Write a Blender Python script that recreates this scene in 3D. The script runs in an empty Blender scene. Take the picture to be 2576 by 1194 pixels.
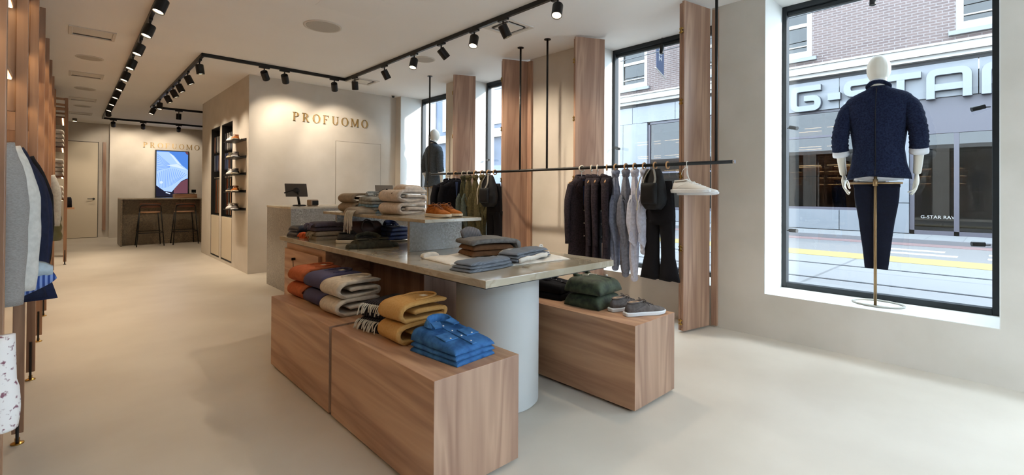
import bpy, math, random
from mathutils import Vector, Matrix
R = random.Random(7)
PI = math.pi
S = bpy.context.scene
COL = S.collection

# ---------------------------------------------------------------- camera
FW, FH = 2576, 1194
f_, cx_, cy_ = 1176.234, 1283.149, 476.73
yaw, pit, rol = [math.radians(a) for a in (43.322, .351, .345)]
Rv = Vector((math.cos(yaw), -math.sin(yaw), 0)); Fv = Vector((math.sin(yaw), math.cos(yaw), 0)); Zv = Vector((0, 0, 1))
F2 = Fv*math.cos(pit) + Zv*math.sin(pit); U2 = -Fv*math.sin(pit) + Zv*math.cos(pit)
R3 = Rv*math.cos(rol) + U2*math.sin(rol); U3 = -Rv*math.sin(rol) + U2*math.cos(rol)
cd = bpy.data.cameras.new('camera'); cam = bpy.data.objects.new('camera', cd); COL.objects.link(cam)
M = Matrix((R3, U3, -F2)).transposed().to_4x4(); M.translation = Vector((0, 0, 1.3))
cam.matrix_world = M
cd.sensor_fit = 'HORIZONTAL'; cd.sensor_width = 36; cd.lens = f_/FW*36
cd.shift_x = (FW/2 - cx_)/FW; cd.shift_y = (cy_ - FH/2)/FW
cd.clip_start = .02; cd.clip_end = 200
S.camera = cam
# ---------------------------------------------------------------- light
S.view_settings.view_transform = 'Standard'; S.view_settings.look = 'None'
S.view_settings.gamma = 1; S.view_settings.use_curve_mapping = False
S.view_settings.exposure = 0.52
S.cycles.use_denoising = True
S.cycles.max_bounces = 10; S.cycles.diffuse_bounces = 7; S.cycles.glossy_bounces = 3
S.cycles.transparent_max_bounces = 8; S.cycles.caustics_reflective = False; S.cycles.caustics_refractive = False
S.cycles.sample_clamp_indirect = 4
SKY = 12.0; SUN = 7.0; SPOT = 56.0
w = bpy.data.worlds.new('sky'); S.world = w; w.use_nodes = True
bg = w.node_tree.nodes['Background']; bg.inputs[0].default_value = (.68, .85, 1.0, 1); bg.inputs[1].default_value = SKY
sl = bpy.data.lights.new('sun', 'SUN'); sl.energy = SUN; sl.angle = math.radians(2.0); sl.color = (1, .96, .9)
so = bpy.data.objects.new('sun', sl); COL.objects.link(so)
so.rotation_euler = Vector((-.37, 1, -.27)).to_track_quat('-Z', 'Y').to_euler()
WIN = [(-1.94, -.46), (.026, 1.508), (1.99, 3.473), (4.49, 5.973), (6.466, 7.949)]     # window openings along the street wall
for y0, y1 in WIN:                                                        # portals guide sky light through the panes
    pl = bpy.data.lights.new('sky_portal', 'AREA'); pl.shape = 'RECTANGLE'; pl.size = y1-y0; pl.size_y = 2.65
    pl.cycles.is_portal = True
    po = bpy.data.objects.new('sky_portal', pl); COL.objects.link(po); po.location = (5.16, (y0+y1)/2, 1.73)
    po.rotation_euler = Vector((-1, 0, 0)).to_track_quat('-Z', 'Z').to_euler()

pl = bpy.data.lights.new('sky_portal', 'AREA'); pl.shape = 'RECTANGLE'; pl.size = 3.9; pl.size_y = 2.8; pl.cycles.is_portal = True    # glazed entrance behind the camera
po = bpy.data.objects.new('sky_portal', pl); COL.objects.link(po); po.location = (2.35, -2.57, 1.5)
po.rotation_euler = Vector((0, 1, 0)).to_track_quat('-Z', 'Z').to_euler()

# ---------------------------------------------------------------- helpers
def lin(c):
    if isinstance(c, str): c = tuple(int(c[i:i+2], 16)/255 for i in (0, 2, 4))
    return tuple((x/12.92 if x <= .04045 else ((x+.055)/1.055)**2.4) for x in c) + (1,)

class MB:
    def __init__(s): s.v = []; s.f = []; s.mi = []
    def add(s, vs, fs, m=0):
        b = len(s.v); s.v += [tuple(v) for v in vs]
        for q in fs: s.f.append(tuple(i+b for i in q)); s.mi.append(m)
        return s
    def box(s, x0, x1, y0, y1, z0, z1, m=0, mends=None):
        vs = [(x, y, z) for z in (z0, z1) for y in (y0, y1) for x in (x0, x1)]
        fs = [(0, 2, 3, 1), (4, 5, 7, 6), (0, 1, 5, 4), (2, 6, 7, 3), (0, 4, 6, 2), (1, 3, 7, 5)]
        b = len(s.v); s.v += vs
        for k, q in enumerate(fs):
            s.f.append(tuple(i+b for i in q)); s.mi.append(mends if (mends is not None and k in (2, 3)) else m)
        return s
    def obox(s, c, size, rot=None, m=0):
        q = Matrix.Identity(3) if rot is None else rot
        a = MB().box(-size[0]/2, size[0]/2, -size[1]/2, size[1]/2, -size[2]/2, size[2]/2)
        s.add([Vector(c) + q @ Vector(v) for v in a.v], a.f, m); return s
    def loft(s, rings, cap0=True, cap1=True, closed=True, m=0):
        n = len(rings[0]); vs = [p for r in rings for p in r]; fs = []
        for i in range(len(rings)-1):
            for j in range(n if closed else n-1):
                k = (j+1) % n
                fs.append((i*n+j, i*n+k, (i+1)*n+k, (i+1)*n+j))
        if cap0 and closed: fs.append(tuple(range(n-1, -1, -1)))
        if cap1 and closed: fs.append(tuple((len(rings)-1)*n+j for j in range(n)))
        return s.add(vs, fs, m)
    def tube(s, path, r, n=8, caps=True, m=0, flat=1.0):
        P = [Vector(p) for p in path]; rs = r if isinstance(r, (list, tuple)) else [r]*len(P)
        rings = []; t0 = (P[1]-P[0]).normalized()
        up = Vector((0, 0, 1)) if abs(t0.z) < .9 else Vector((1, 0, 0))
        nx = t0.cross(up).normalized()
        for i, p in enumerate(P):
            t = (P[min(i+1, len(P)-1)] - P[max(i-1, 0)]).normalized()
            nx = (nx - t*nx.dot(t)).normalized(); ny = t.cross(nx)
            rings.append([p + (nx*math.cos(a) + ny*math.sin(a)*flat)*rs[i] for a in (2*PI*k/n for k in range(n))])
        return s.loft(rings, caps, caps, True, m)
    def cyl(s, p0, p1, r, n=16, r1=None, m=0): return s.tube([p0, p1], [r, r if r1 is None else r1], n, True, m)
    def lathe(s, prof, c=(0, 0, 0), n=24, m=0, sx=1, sy=1):
        rings = [[(c[0]+r*math.cos(2*PI*k/n)*sx, c[1]+r*math.sin(2*PI*k/n)*sy, c[2]+z) for k in range(n)] for r, z in prof]
        return s.loft(rings, True, True, True, m)
    def ball(s, c, r, n=12, m=0, rot=None):
        rr = r if isinstance(r, (list, tuple)) else (r, r, r); q = rot or Matrix.Identity(3); rings = []
        for i in range(1, n):
            a = PI*i/n
            rings.append([Vector(c) + q @ Vector((rr[0]*math.sin(a)*math.cos(2*PI*k/n), rr[1]*math.sin(a)*math.sin(2*PI*k/n), -rr[2]*math.cos(a))) for k in range(n)])
        return s.loft(rings, m=m)
    def prism(s, poly, fr, d0, d1, m=0):       # poly in (u, v); fr(u, v, w) -> xyz
        n = len(poly)
        return s.add([fr(u, v, d0) for u, v in poly] + [fr(u, v, d1) for u, v in poly],
                     [tuple(range(n-1, -1, -1)), tuple(range(n, 2*n))] + [(i, (i+1) % n, n+(i+1) % n, n+i) for i in range(n)], m)
    def arcband(s, cx, cy, rx, ry, ix, iy, a0, a1, fr, d0, d1, n=20, m=0):   # elliptic ring sector
        for k in range(n):
            a, b = a0+(a1-a0)*k/n, a0+(a1-a0)*(k+1)/n
            s.prism([(cx+rx*math.cos(a), cy+ry*math.sin(a)), (cx+rx*math.cos(b), cy+ry*math.sin(b)),
                     (cx+ix*math.cos(b), cy+iy*math.sin(b)), (cx+ix*math.cos(a), cy+iy*math.sin(a))], fr, d0, d1, m)
        return s
    def xf(s, mat): s.v = [tuple(mat @ Vector(v)) for v in s.v]; return s
    def make(s, name, mats, parent=None, loc=(0, 0, 0), rot=0, smooth=False, bevel=0, sub=0, remesh=0, world=False, solid=0, angle=40):
        me = bpy.data.meshes.new(name)
        vs = s.v
        if world and parent is not None:
            l = parent.location; vs = [(v[0]-l.x, v[1]-l.y, v[2]-l.z) for v in vs]
        elif world: vs = [(v[0]-loc[0], v[1]-loc[1], v[2]-loc[2]) for v in vs]
        me.from_pydata(vs, [], s.f)
        for mm in (mats if isinstance(mats, (list, tuple)) else [mats]): me.materials.append(mm)
        for p, i in zip(me.polygons, s.mi): p.material_index = i
        if smooth:
            me.polygons.foreach_set('use_smooth', [True]*len(me.polygons))
        me.update(); me.validate()
        o = bpy.data.objects.new(name, me); COL.objects.link(o)
        if parent is not None: o.parent = parent
        else: o.location = loc; o.rotation_euler = (0, 0, rot)
        if solid:
            k = o.modifiers.new('t', 'SOLIDIFY'); k.thickness = solid; k.offset = 0
        if remesh:
            k = o.modifiers.new('r', 'REMESH'); k.mode = 'VOXEL'; k.voxel_size = remesh; k.use_smooth_shade = True
            k = o.modifiers.new('s', 'SMOOTH'); k.factor = .5; k.iterations = 4
        if bevel:
            k = o.modifiers.new('b', 'BEVEL'); k.width = bevel; k.segments = 2; k.limit_method = 'ANGLE'; k.angle_limit = math.radians(angle)
        if sub:
            k = o.modifiers.new('u', 'SUBSURF'); k.levels = sub; k.render_levels = sub
        return o

def tag(o, label=None, cat=None, group=None, kind=None):
    if label: o['label'] = label
    if cat: o['category'] = cat
    if group: o['group'] = group
    if kind: o['kind'] = kind
    return o
def thing(name, label, cat, loc=(0, 0, 0), rot=0, group=None):
    o = bpy.data.objects.new(name, None); COL.objects.link(o); o.location = loc; o.rotation_euler = (0, 0, rot)
    o.empty_display_size = .05
    return tag(o, label, cat, group)
def struct(o): o['kind'] = 'structure'; return o
def copy_tree(o, parent=None, loc=None, rot=None, label=None, group=None):
    c = o.copy(); COL.objects.link(c)
    if parent is not None: c.parent = parent
    for ch in list(o.children): copy_tree(ch, c)
    if loc is not None: c.location = loc
    if rot is not None: c.rotation_euler = (0, 0, rot)
    if label: c['label'] = label
    if group: c['group'] = group
    return c
def smooth_path(P, n=6, closed=False):
    P = [Vector(p) for p in P]; out = []; N = len(P)
    for i in range(N if closed else N-1):
        g = lambda k: P[k % N] if closed else P[max(0, min(N-1, k))]
        p0, p1, p2, p3 = g(i-1), g(i), g(i+1), g(i+2)
        for k in range(n):
            t = k/n
            out.append(.5*((2*p1) + (p2-p0)*t + (2*p0-5*p1+4*p2-p3)*t*t + (3*p1-p0-3*p2+p3)*t**3))
    if not closed: out.append(P[-1])
    return out
def interp(tab, x):
    if x <= tab[0][0]: return tab[0][1:]
    for a, b in zip(tab, tab[1:]):
        if x <= b[0]:
            t = (x-a[0])/(b[0]-a[0]); return tuple(p+(q-p)*t for p, q in zip(a[1:], b[1:]))
    return tab[-1][1:]
ORD = ['first', 'second', 'third', 'fourth', 'fifth', 'sixth', 'seventh', 'eighth', 'ninth', 'tenth', 'eleventh', 'twelfth']

# ---------------------------------------------------------------- materials
def nt(name):
    m = bpy.data.materials.new(name); m.use_nodes = True
    t = m.node_tree; return m, t, t.nodes['Principled BSDF']
def N(t, kind, **k):
    n = t.nodes.new(kind)
    for a, b in k.items():
        if a in n.inputs.keys() if hasattr(n.inputs, 'keys') else False: n.inputs[a].default_value = b
        else: setattr(n, a, b)
    return n
def plain(name, c, rough=.5, metal=0, emit=0, spec=.5, coat=0):
    m, t, p = nt(name); p.inputs['Base Color'].default_value = lin(c); p.inputs['Roughness'].default_value = rough
    p.inputs['Metallic'].default_value = metal; p.inputs['Specular IOR Level'].default_value = spec
    if coat: p.inputs['Coat Weight'].default_value = coat
    if emit: p.inputs['Emission Color'].default_value = lin(c); p.inputs['Emission Strength'].default_value = emit
    return m
def noisy(name, c0, c1, scale=3, rough=.6, detail=4, bump=0, stretch=(1, 1, 1), r0=.35, r1=.65, spec=.4, bscale=None, dist=0):
    m, t, p = nt(name); L = t.links.new
    tc = N(t, 'ShaderNodeTexCoord'); mp = N(t, 'ShaderNodeMapping'); mp.inputs['Scale'].default_value = stretch
    L(tc.outputs['Object'], mp.inputs['Vector'])
    no = N(t, 'ShaderNodeTexNoise'); no.inputs['Scale'].default_value = scale; no.inputs['Detail'].default_value = detail; no.inputs['Distortion'].default_value = dist
    L(mp.outputs[0], no.inputs['Vector'])
    cr = N(t, 'ShaderNodeValToRGB'); cr.color_ramp.elements[0].position = r0; cr.color_ramp.elements[1].position = r1
    cr.color_ramp.elements[0].color = lin(c0); cr.color_ramp.elements[1].color = lin(c1)
    L(no.outputs[0], cr.inputs[0]); L(cr.outputs[0], p.inputs['Base Color'])
    p.inputs['Roughness'].default_value = rough; p.inputs['Specular IOR Level'].default_value = spec
    if bump:
        b = N(t, 'ShaderNodeBump'); b.inputs['Strength'].default_value = bump; b.inputs['Distance'].default_value = .004
        src = no
        if bscale:
            src = N(t, 'ShaderNodeTexNoise'); src.inputs['Scale'].default_value = bscale; L(tc.outputs['Object'], src.inputs['Vector'])
        L(src.outputs[0], b.inputs['Height']); L(b.outputs[0], p.inputs['Normal'])
    return m
def wood(name, axis='y', dark='946a50', light='bd9473', scale=1.0, rough=.45):
    m, t, p = nt(name); L = t.links.new
    tc = N(t, 'ShaderNodeTexCoord'); mp = N(t, 'ShaderNodeMapping')
    sc = {'x': (.35, 4, 4), 'y': (4, .35, 4), 'z': (4, 4, .35)}[axis]; mp.inputs['Scale'].default_value = tuple(v*scale for v in sc)
    L(tc.outputs['Object'], mp.inputs['Vector'])
    n1 = N(t, 'ShaderNodeTexNoise'); n1.inputs['Scale'].default_value = 1.4; n1.inputs['Detail'].default_value = 3; n1.inputs['Distortion'].default_value = .6
    L(mp.outputs[0], n1.inputs['Vector'])
    ml = N(t, 'ShaderNodeMath', operation='MULTIPLY'); ml.inputs[1].default_value = 9; L(n1.outputs[0], ml.inputs[0])
    fr = N(t, 'ShaderNodeMath', operation='PINGPONG'); fr.inputs[1].default_value = 1; L(ml.outputs[0], fr.inputs[0])
    n2 = N(t, 'ShaderNodeTexNoise'); n2.inputs['Scale'].default_value = 14; n2.inputs['Detail'].default_value = 4
    mp2 = N(t, 'ShaderNodeMapping'); sc2 = {'x': (.12, 3, 3), 'y': (3, .12, 3), 'z': (3, 3, .12)}[axis]; mp2.inputs['Scale'].default_value = sc2
    L(tc.outputs['Object'], mp2.inputs['Vector']); L(mp2.outputs[0], n2.inputs['Vector'])
    mx = N(t, 'ShaderNodeMix', data_type='FLOAT'); mx.inputs[0].default_value = .45; L(fr.outputs[0], mx.inputs[2]); L(n2.outputs[0], mx.inputs[3])
    cr = N(t, 'ShaderNodeValToRGB'); e = cr.color_ramp.elements; e[0].position = .12; e[1].position = .8
    e[0].color = lin(dark); e[1].color = lin(light)
    L(mx.outputs[0], cr.inputs[0]); L(cr.outputs[0], p.inputs['Base Color']); p.inputs['Roughness'].default_value = rough
    return m
def stripes(name, c0, c1, axis=0, scale=60, rough=.85, width=.5, bump=.0):
    m, t, p = nt(name); L = t.links.new
    tc = N(t, 'ShaderNodeTexCoord'); sp = N(t, 'ShaderNodeSeparateXYZ'); L(tc.outputs['Object'], sp.inputs[0])
    a = N(t, 'ShaderNodeMath', operation='MULTIPLY'); a.inputs[1].default_value = scale; L(sp.outputs[axis], a.inputs[0])
    f = N(t, 'ShaderNodeMath', operation='FRACT'); L(a.outputs[0], f.inputs[0])
    g = N(t, 'ShaderNodeMath', operation='GREATER_THAN'); g.inputs[1].default_value = width; L(f.outputs[0], g.inputs[0])
    mx = N(t, 'ShaderNodeMix', data_type='RGBA'); mx.inputs[6].default_value = lin(c0); mx.inputs[7].default_value = lin(c1)
    L(g.outputs[0], mx.inputs[0]); L(mx.outputs[2], p.inputs['Base Color']); p.inputs['Roughness'].default_value = rough; p.inputs['Specular IOR Level'].default_value = .2
    if bump:
        s2 = N(t, 'ShaderNodeMath', operation='PINGPONG'); s2.inputs[1].default_value = .5; L(a.outputs[0], s2.inputs[0])
        b = N(t, 'ShaderNodeBump'); b.inputs['Strength'].default_value = bump; b.inputs['Distance'].default_value = .004
        L(s2.outputs[0], b.inputs['Height']); L(b.outputs[0], p.inputs['Normal'])
    return m
def cloth(name, c, var=.91, scale=40, bump=.25):
    q = lin(c); c1 = c if not isinstance(c, str) else tuple(int(c[i:i+2], 16)/255 for i in (0, 2, 4))
    return noisy(name, tuple(x*var for x in c1), c1, scale=scale, rough=.9, detail=3, bump=bump, spec=.15, bscale=260)
def terrazzo(name, base, chips, scale=28, rough=.3):
    m, t, p = nt(name); L = t.links.new
    tc = N(t, 'ShaderNodeTexCoord'); no = N(t, 'ShaderNodeTexNoise'); no.inputs['Scale'].default_value = 3; L(tc.outputs['Object'], no.inputs['Vector'])
    mxv = N(t, 'ShaderNodeMix', data_type='VECTOR'); mxv.inputs[0].default_value = .08; L(tc.outputs['Object'], mxv.inputs[4]); L(no.outputs[1], mxv.inputs[5])
    v = N(t, 'ShaderNodeTexVoronoi'); v.inputs['Scale'].default_value = scale; v.inputs['Randomness'].default_value = 1; L(mxv.outputs[1], v.inputs['Vector'])
    sp = N(t, 'ShaderNodeSeparateColor'); L(v.outputs['Color'], sp.inputs[0])
    cr = N(t, 'ShaderNodeValToRGB'); cr.color_ramp.interpolation = 'LINEAR'
    e = cr.color_ramp.elements; e[0].color = lin(chips[0]); e[1].color = lin(chips[2]); e[1].position = 1
    k = e.new(.5); k.color = lin(chips[1])
    L(sp.outputs[0], cr.inputs[0])
    n2 = N(t, 'ShaderNodeTexNoise'); n2.inputs['Scale'].default_value = 2.2; n2.inputs['Detail'].default_value = 8; L(tc.outputs['Object'], n2.inputs['Vector'])
    c2 = N(t, 'ShaderNodeValToRGB'); c2.color_ramp.elements[0].position = .42; c2.color_ramp.elements[1].position = .62; L(n2.outputs[0], c2.inputs[0])
    mx = N(t, 'ShaderNodeMix', data_type='RGBA'); mx.inputs[6].default_value = lin(base); L(c2.outputs[0], mx.inputs[0]); L(cr.outputs[0], mx.inputs[7])
    m2 = N(t, 'ShaderNodeMix', data_type='RGBA'); m2.inputs[0].default_value = .35; L(mx.outputs[2], m2.inputs[6]); L(cr.outputs[0], m2.inputs[7])
    L(m2.outputs[2], p.inputs['Base Color']); p.inputs['Roughness'].default_value = rough
    return m
def marble(name, base, dark, vein, rough=.12):
    m, t, p = nt(name); L = t.links.new
    tc = N(t, 'ShaderNodeTexCoord'); n1 = N(t, 'ShaderNodeTexNoise'); n1.inputs['Scale'].default_value = 3.5; n1.inputs['Detail'].default_value = 7; n1.inputs['Distortion'].default_value = .8
    L(tc.outputs['Object'], n1.inputs['Vector'])
    cr = N(t, 'ShaderNodeValToRGB'); e = cr.color_ramp.elements; e[0].position = .35; e[1].position = .68; e[0].color = lin(dark); e[1].color = lin(base); L(n1.outputs[0], cr.inputs[0])
    n2 = N(t, 'ShaderNodeTexNoise'); n2.inputs['Scale'].default_value = 1.6; n2.inputs['Detail'].default_value = 6; n2.inputs['Distortion'].default_value = 1.4; L(tc.outputs['Object'], n2.inputs['Vector'])
    c2 = N(t, 'ShaderNodeValToRGB'); e = c2.color_ramp.elements; e[0].position = .485; e[1].position = .515; e[0].color = (0, 0, 0, 1); e[1].color = (0, 0, 0, 1); q = e.new(.5); q.color = (.4, .4, .4, 1); L(n2.outputs[0], c2.inputs[0])
    mx = N(t, 'ShaderNodeMix', data_type='RGBA'); L(c2.outputs[0], mx.inputs[0]); L(cr.outputs[0], mx.inputs[6]); mx.inputs[7].default_value = lin(vein)
    L(mx.outputs[2], p.inputs['Base Color']); p.inputs['Roughness'].default_value = rough
    return m
def glass(name, tint='ffffff', refl=1.0):
    m = bpy.data.materials.new(name); m.use_nodes = True; t = m.node_tree; t.nodes.clear(); L = t.links.new
    o = N(t, 'ShaderNodeOutputMaterial'); mx = N(t, 'ShaderNodeMixShader'); tr = N(t, 'ShaderNodeBsdfTransparent'); gl = N(t, 'ShaderNodeBsdfGlossy')
    tr.inputs[0].default_value = lin(tint); gl.inputs['Roughness'].default_value = 0.0
    fr = N(t, 'ShaderNodeLayerWeight'); pw = N(t, 'ShaderNodeMath', operation='POWER'); pw.inputs[1].default_value = 5; L(fr.outputs[1], pw.inputs[0])
    k = N(t, 'ShaderNodeMath', operation='MULTIPLY_ADD'); k.inputs[1].default_value = .96*refl; k.inputs[2].default_value = .04*refl; L(pw.outputs[0], k.inputs[0])
    L(k.outputs[0], mx.inputs[0]); L(tr.outputs[0], mx.inputs[1]); L(gl.outputs[0], mx.inputs[2]); L(mx.outputs[0], o.inputs[0])
    return m
def emitter(name, c, s):
    m = bpy.data.materials.new(name); m.use_nodes = True; t = m.node_tree; t.nodes.clear()
    o = N(t, 'ShaderNodeOutputMaterial'); e = N(t, 'ShaderNodeEmission'); e.inputs[0].default_value = lin(c); e.inputs[1].default_value = s
    t.links.new(e.outputs[0], o.inputs[0]); return m

mWall = noisy('plaster', 'c0b9ae', 'cac3b9', 2.2, .8, 5, .05)
mCeil = noisy('ceiling paint', 'e9e8e6', 'ecebe9', 1, .9, 2)
mFloor = noisy('floor resin', 'beb5a8', 'c9c1b4', 1.3, .38, 6, 0, spec=.35)
mWhite = noisy('white reveal plaster', 'd8d8d4', 'dededa', 2, .8, 3)
mWalY = wood('walnut long', 'y'); mWalZ = wood('walnut upright', 'z', '886755', 'ae8d76'); mWalX = wood('walnut across', 'x')
mWalD = wood('walnut dark upright', 'z', '4a2e20', '6f4b36')
mOakR = wood('rack walnut', 'z', '7d5a42', 'a57f62')
mMarb = marble('beige marble', 'aca291', '938874', '7c6a54', .13)
mTerr = terrazzo('grey speckled marble', '85817b', ('716d68', '8a8681', 'a5a29c'), 95, .28)
mBlack = plain('black metal', '121212', .42, .3)
mBlackM = plain('matt black', '0d0d0d', .7)
mFrame = plain('dark grey frame', '23282c', .5, .4)
mBrass = plain('brass', 'b08d4c', .28, 1)
mBronze = plain('bronze tube', '8d7250', .35, .8)
mChrome = plain('chrome', 'd5d5d5', .15, 1)
mPaint = noisy('column paint', 'bcbfbf', 'c3c5c5', 2, .6, 2)
mGlass = glass('clear pane')
mLens = emitter('lamp face', 'ffe3b8', 6)
mLed = emitter('led strip light', 'ffd9a0', 9)
mBeigeDoor = plain('beige lacquer', 'c9bda8', .55)
mMann = plain('mannequin shell', 'd2ccbf', .5)
mWoodRing = plain('pale wood', 'c79b6c', .5)
mIvory = plain('ivory ring', 'ded3bf', .5)
mDark = plain('dark lining', '141416', .9)
# ================================================================ ROOM SHELL
H = 3.128; XW = 4.607; XG = 5.10; XO = 5.25; SILL = .395; YP = 8.139; YB = 16.75; YN = -2.5; XL = -.85
struct(MB().box(XL-.1, XO, YN-.1, 17.35, -.12, 0).make('floor', mFloor))
struct(MB().box(XL-.1, XO, YN-.1, 17.35, H, H+.15).make('ceiling', mCeil))
struct(MB().box(XL-.1, XL, YN, 17.3, 0, H).make('wall_left', mWall))
m = MB(); m.box(XL, .4, YN-.1, YN, 0, H); m.box(4.3, XO, YN-.1, YN, 0, H); m.box(.4, 4.3, YN-.1, YN, 2.9, H)
struct(m.make('wall_near', mWall))
t = struct(thing('window_6', None, None, (2.35, YN-.05, 0)))
m = MB()
for x in (.4, 1.66, 2.94, 4.25): m.box(x, x+.05, YN-.08, YN-.02, 0, 2.9)
m.box(.45, 4.25, YN-.08, YN-.02, 0, .06); m.box(.45, 4.25, YN-.08, YN-.02, 2.84, 2.9)
m.make('frame', mFrame, t, world=True)
MB().box(.44, 4.26, YN-.053, YN-.047, .05, 2.85).make('pane', mGlass, t, world=True)
struct(MB().box(.798, XO, YB, 17.3, 0, H).make('wall_back', mWall))
struct(MB().box(XL, .798, 17.15, 17.3, 0, H).make('wall_end', mWall))
m = MB(); m.box(XW, XO, YN, YB, -.1, SILL-.004)
ys = [YN] + [y for w_ in WIN for y in w_] + [YB]
for a, b in zip(ys[0::2], ys[1::2]): m.box(XW, XO, a-.0, b, SILL-.004, H)
struct(m.make('wall_right', mWall))
for i, (y0, y1) in enumerate(WIN):
    t = thing('window_%d' % (i+1), None, None, (XG, (y0+y1)/2, SILL)); struct(t)
    rv = MB(); rv.box(XW-.001, XG, y0, y1, SILL-.004, SILL)
    rv.box(XW-.001, XG, y0, y0+.004, SILL, H); rv.box(XW-.001, XG, y1-.004, y1, SILL, H)
    rv.make('reveal', mWhite, t, world=True)
    fr = MB(); fw = .045
    fr.box(XG-.03, XG+.05, y0+.004, y0+fw, SILL, H); fr.box(XG-.03, XG+.05, y1-fw, y1-.004, SILL, H)
    fr.box(XG-.03, XG+.05, y0+fw, y1-fw, SILL, SILL+.05); fr.box(XG-.03, XG+.05, y0+fw, y1-fw, H-.05, H); fr.box(XG-.01, XG+.04, y0+fw, y1-fw, H-.09, H-.055)
    fr.make('frame', mFrame, t, world=True, bevel=.004)
    MB().box(XG+.012, XG+.018, y0+fw-.01, y1-fw+.01, SILL+.04, H-.08).make('pane', mGlass, t, world=True)
# partition block with two tall openings towards the aisle
XB = 2.04; YB2 = 11.65
m = MB(); m.box(XB, XW, YP, 8.3, 0, H); m.box(XB, XW, 11.45, YB2, 0, H)
NI = [(9.13, 9.92), (10.06, 10.78)]
ys = [8.3, 9.13, 9.92, 10.06, 10.78, 11.45]
for a, b in zip(ys[0::2], ys[1::2]): m.box(XB, XB+.42, a, b, 0, H)
for a, b in NI: m.box(XB, XB+.42, a, b, 2.51, H); m.box(XB, XB+.42, a, b, 0, .05)
m.box(XB+.42, XB+.5, 8.3, 11.45, 0, H)
struct(m.make('wall_partition', mWall))
# doors
t = struct(thing('door_1', None, None, (.1, 17.13, 0)))
MB().box(-.36, .57, 17.115, 17.15, .012, 2.6).make('leaf', mBeigeDoor, t, world=True)
m = MB(); m.box(-.38, -.36, 17.13, 17.15, 0, 2.62); m.box(.57, .582, 17.13, 17.15, 0, 2.62); m.box(-.38, .582, 17.13, 17.15, 2.6, 2.615)
m.make('shadow_gap', mDark, t, world=True)
m = MB(); m.cyl((.49, 17.115, 1.06), (.49, 17.06, 1.06), .012); m.tube([(.49, 17.062, 1.06), (.36, 17.062, 1.06)], .011); m.cyl((.49, 17.114, 1.06), (.49, 17.108, 1.06), .026)
m.make('door_handle', mBlack, t, world=True)
t = struct(thing('door_2', None, None, (3.86, YP, 0)))
MB().box(3.432, 4.288, YP-.006, YP, .01, 2.19).make('leaf', mWall, t, world=True)
m = MB(); m.box(3.424, 3.431, YP-.003, YP, 0, 2.2); m.box(4.289, 4.296, YP-.003, YP, 0, 2.2); m.box(3.424, 4.296, YP-.003, YP, 2.191, 2.198)
m.make('shadow_gap', plain('gap grey', '8d877c', .9), t, world=True)
struct(MB().box(.67, .74, 17.06, 17.15, .2, 2.62).make('trim_1', mWalZ))

# ================================================================ CEILING FITTINGS
mVent = plain('vent white', 'cfcac2', .6); mSlot = plain('vent slot', '2b2926', .9); mSpk = noisy('speaker grille', 'a9a49c', 'b7b2aa', 200, .8)
for i, y in enumerate((7.31, 10.03, 12.78, 15.15)):
    t = thing('air_vent', 'recessed white linear ceiling vent, %s from the front along the wood rack' % ORD[i], 'air vent', (.185, y, H), 0, 'linear vents over the wood rack')
    m = MB(); x0, x1 = -.205, .205
    m.box(x0, x1, -.2, -.17, -.012, 0); m.box(x0, x1, .17, .2, -.012, 0); m.box(x0, x0+.03, -.17, .17, -.012, 0); m.box(x1-.03, x1, -.17, .17, -.012, 0)
    m.make('frame', mVent, t, bevel=.003)
    MB().box(-.17, .17, -.165, .10, -.008, 0).make('panel', mVent, t)
    MB().box(-.17, .17, .11, .165, -.003, 0).make('slot', mSlot, t)
for i, (x, y, r) in enumerate(((2.03, 5.19, .2), (3.545, 5.5, .15), (.19, 8.7, .15), (.195, 11.4, .15), (.2, 13.8, .15))):
    lb = ['big round white ceiling speaker over the marble table', 'round white ceiling speaker behind the right-hand light track near the shutters',
          'round ceiling speaker between the two nearest linear vents', 'round ceiling speaker between the second and third linear vents', 'round ceiling speaker farthest back over the aisle'][i]
    t = thing('ceiling_speaker', lb, 'speaker', (x, y, H), 0, 'round ceiling speakers')
    MB().lathe([(r, 0), (r, -.006), (r*.9, -.01), (r*.88, -.004)], n=40).make('rim', mVent, t, smooth=True)
    MB().lathe([(r*.88, -.002), (r*.86, -.009), (.001, -.010)], n=40).make('grille', mSpk, t)
for i, (x, y) in enumerate(((3.52, 3.77), (3.52, 7.3))):
    t = thing('air_vent', ['square four way ceiling vent behind the right track, nearest to camera', 'square four way ceiling vent near the track corner by the lettered wall'][i], 'air vent', (x, y, H), 0, 'square four way vents')
    m = MB()
    for q in range(4):
        rm = Matrix.Rotation(q*PI/2, 4, 'Z')
        m.add([rm @ Vector(v) for v in MB().box(-.2, .16, -.2, -.16, -.012, 0).v], MB().box(0, 1, 0, 1, 0, 1).f)
    m.make('frame', mVent, t)
    m = MB()
    for q in range(4):
        rm = Matrix.Rotation(q*PI/2, 4, 'Z'); m.add([rm @ Vector(v) for v in MB().box(-.12, .12, -.15, -.12, -.004, 0).v], MB().box(0, 1, 0, 1, 0, 1).f)
    m.make('slot', mSlot, t)
    MB().box(-.115, .115, -.115, .115, -.014, 0).make('panel', mVent, t, bevel=.004)
o = MB().box(1.74, 2.32, 4.11, 4.65, H-.002, H).make('access_panel', mCeil, loc=(2.03, 4.38, H), world=True)
tag(o, 'flush square access panel in the ceiling beside the big speaker', 'access panel')
t = thing('security_camera', 'small black dome camera at the ceiling corner beside the far window', 'camera', (4.46, 7.98, H))
MB().lathe([(.035, 0), (.035, -.012), (.03, -.014)], n=20).make('base', mVent, t)
MB().lathe([(.028, -.014), (.026, -.028), (.016, -.04), (.002, -.044)], n=20).make('dome', mBlackM, t, smooth=True)
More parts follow.
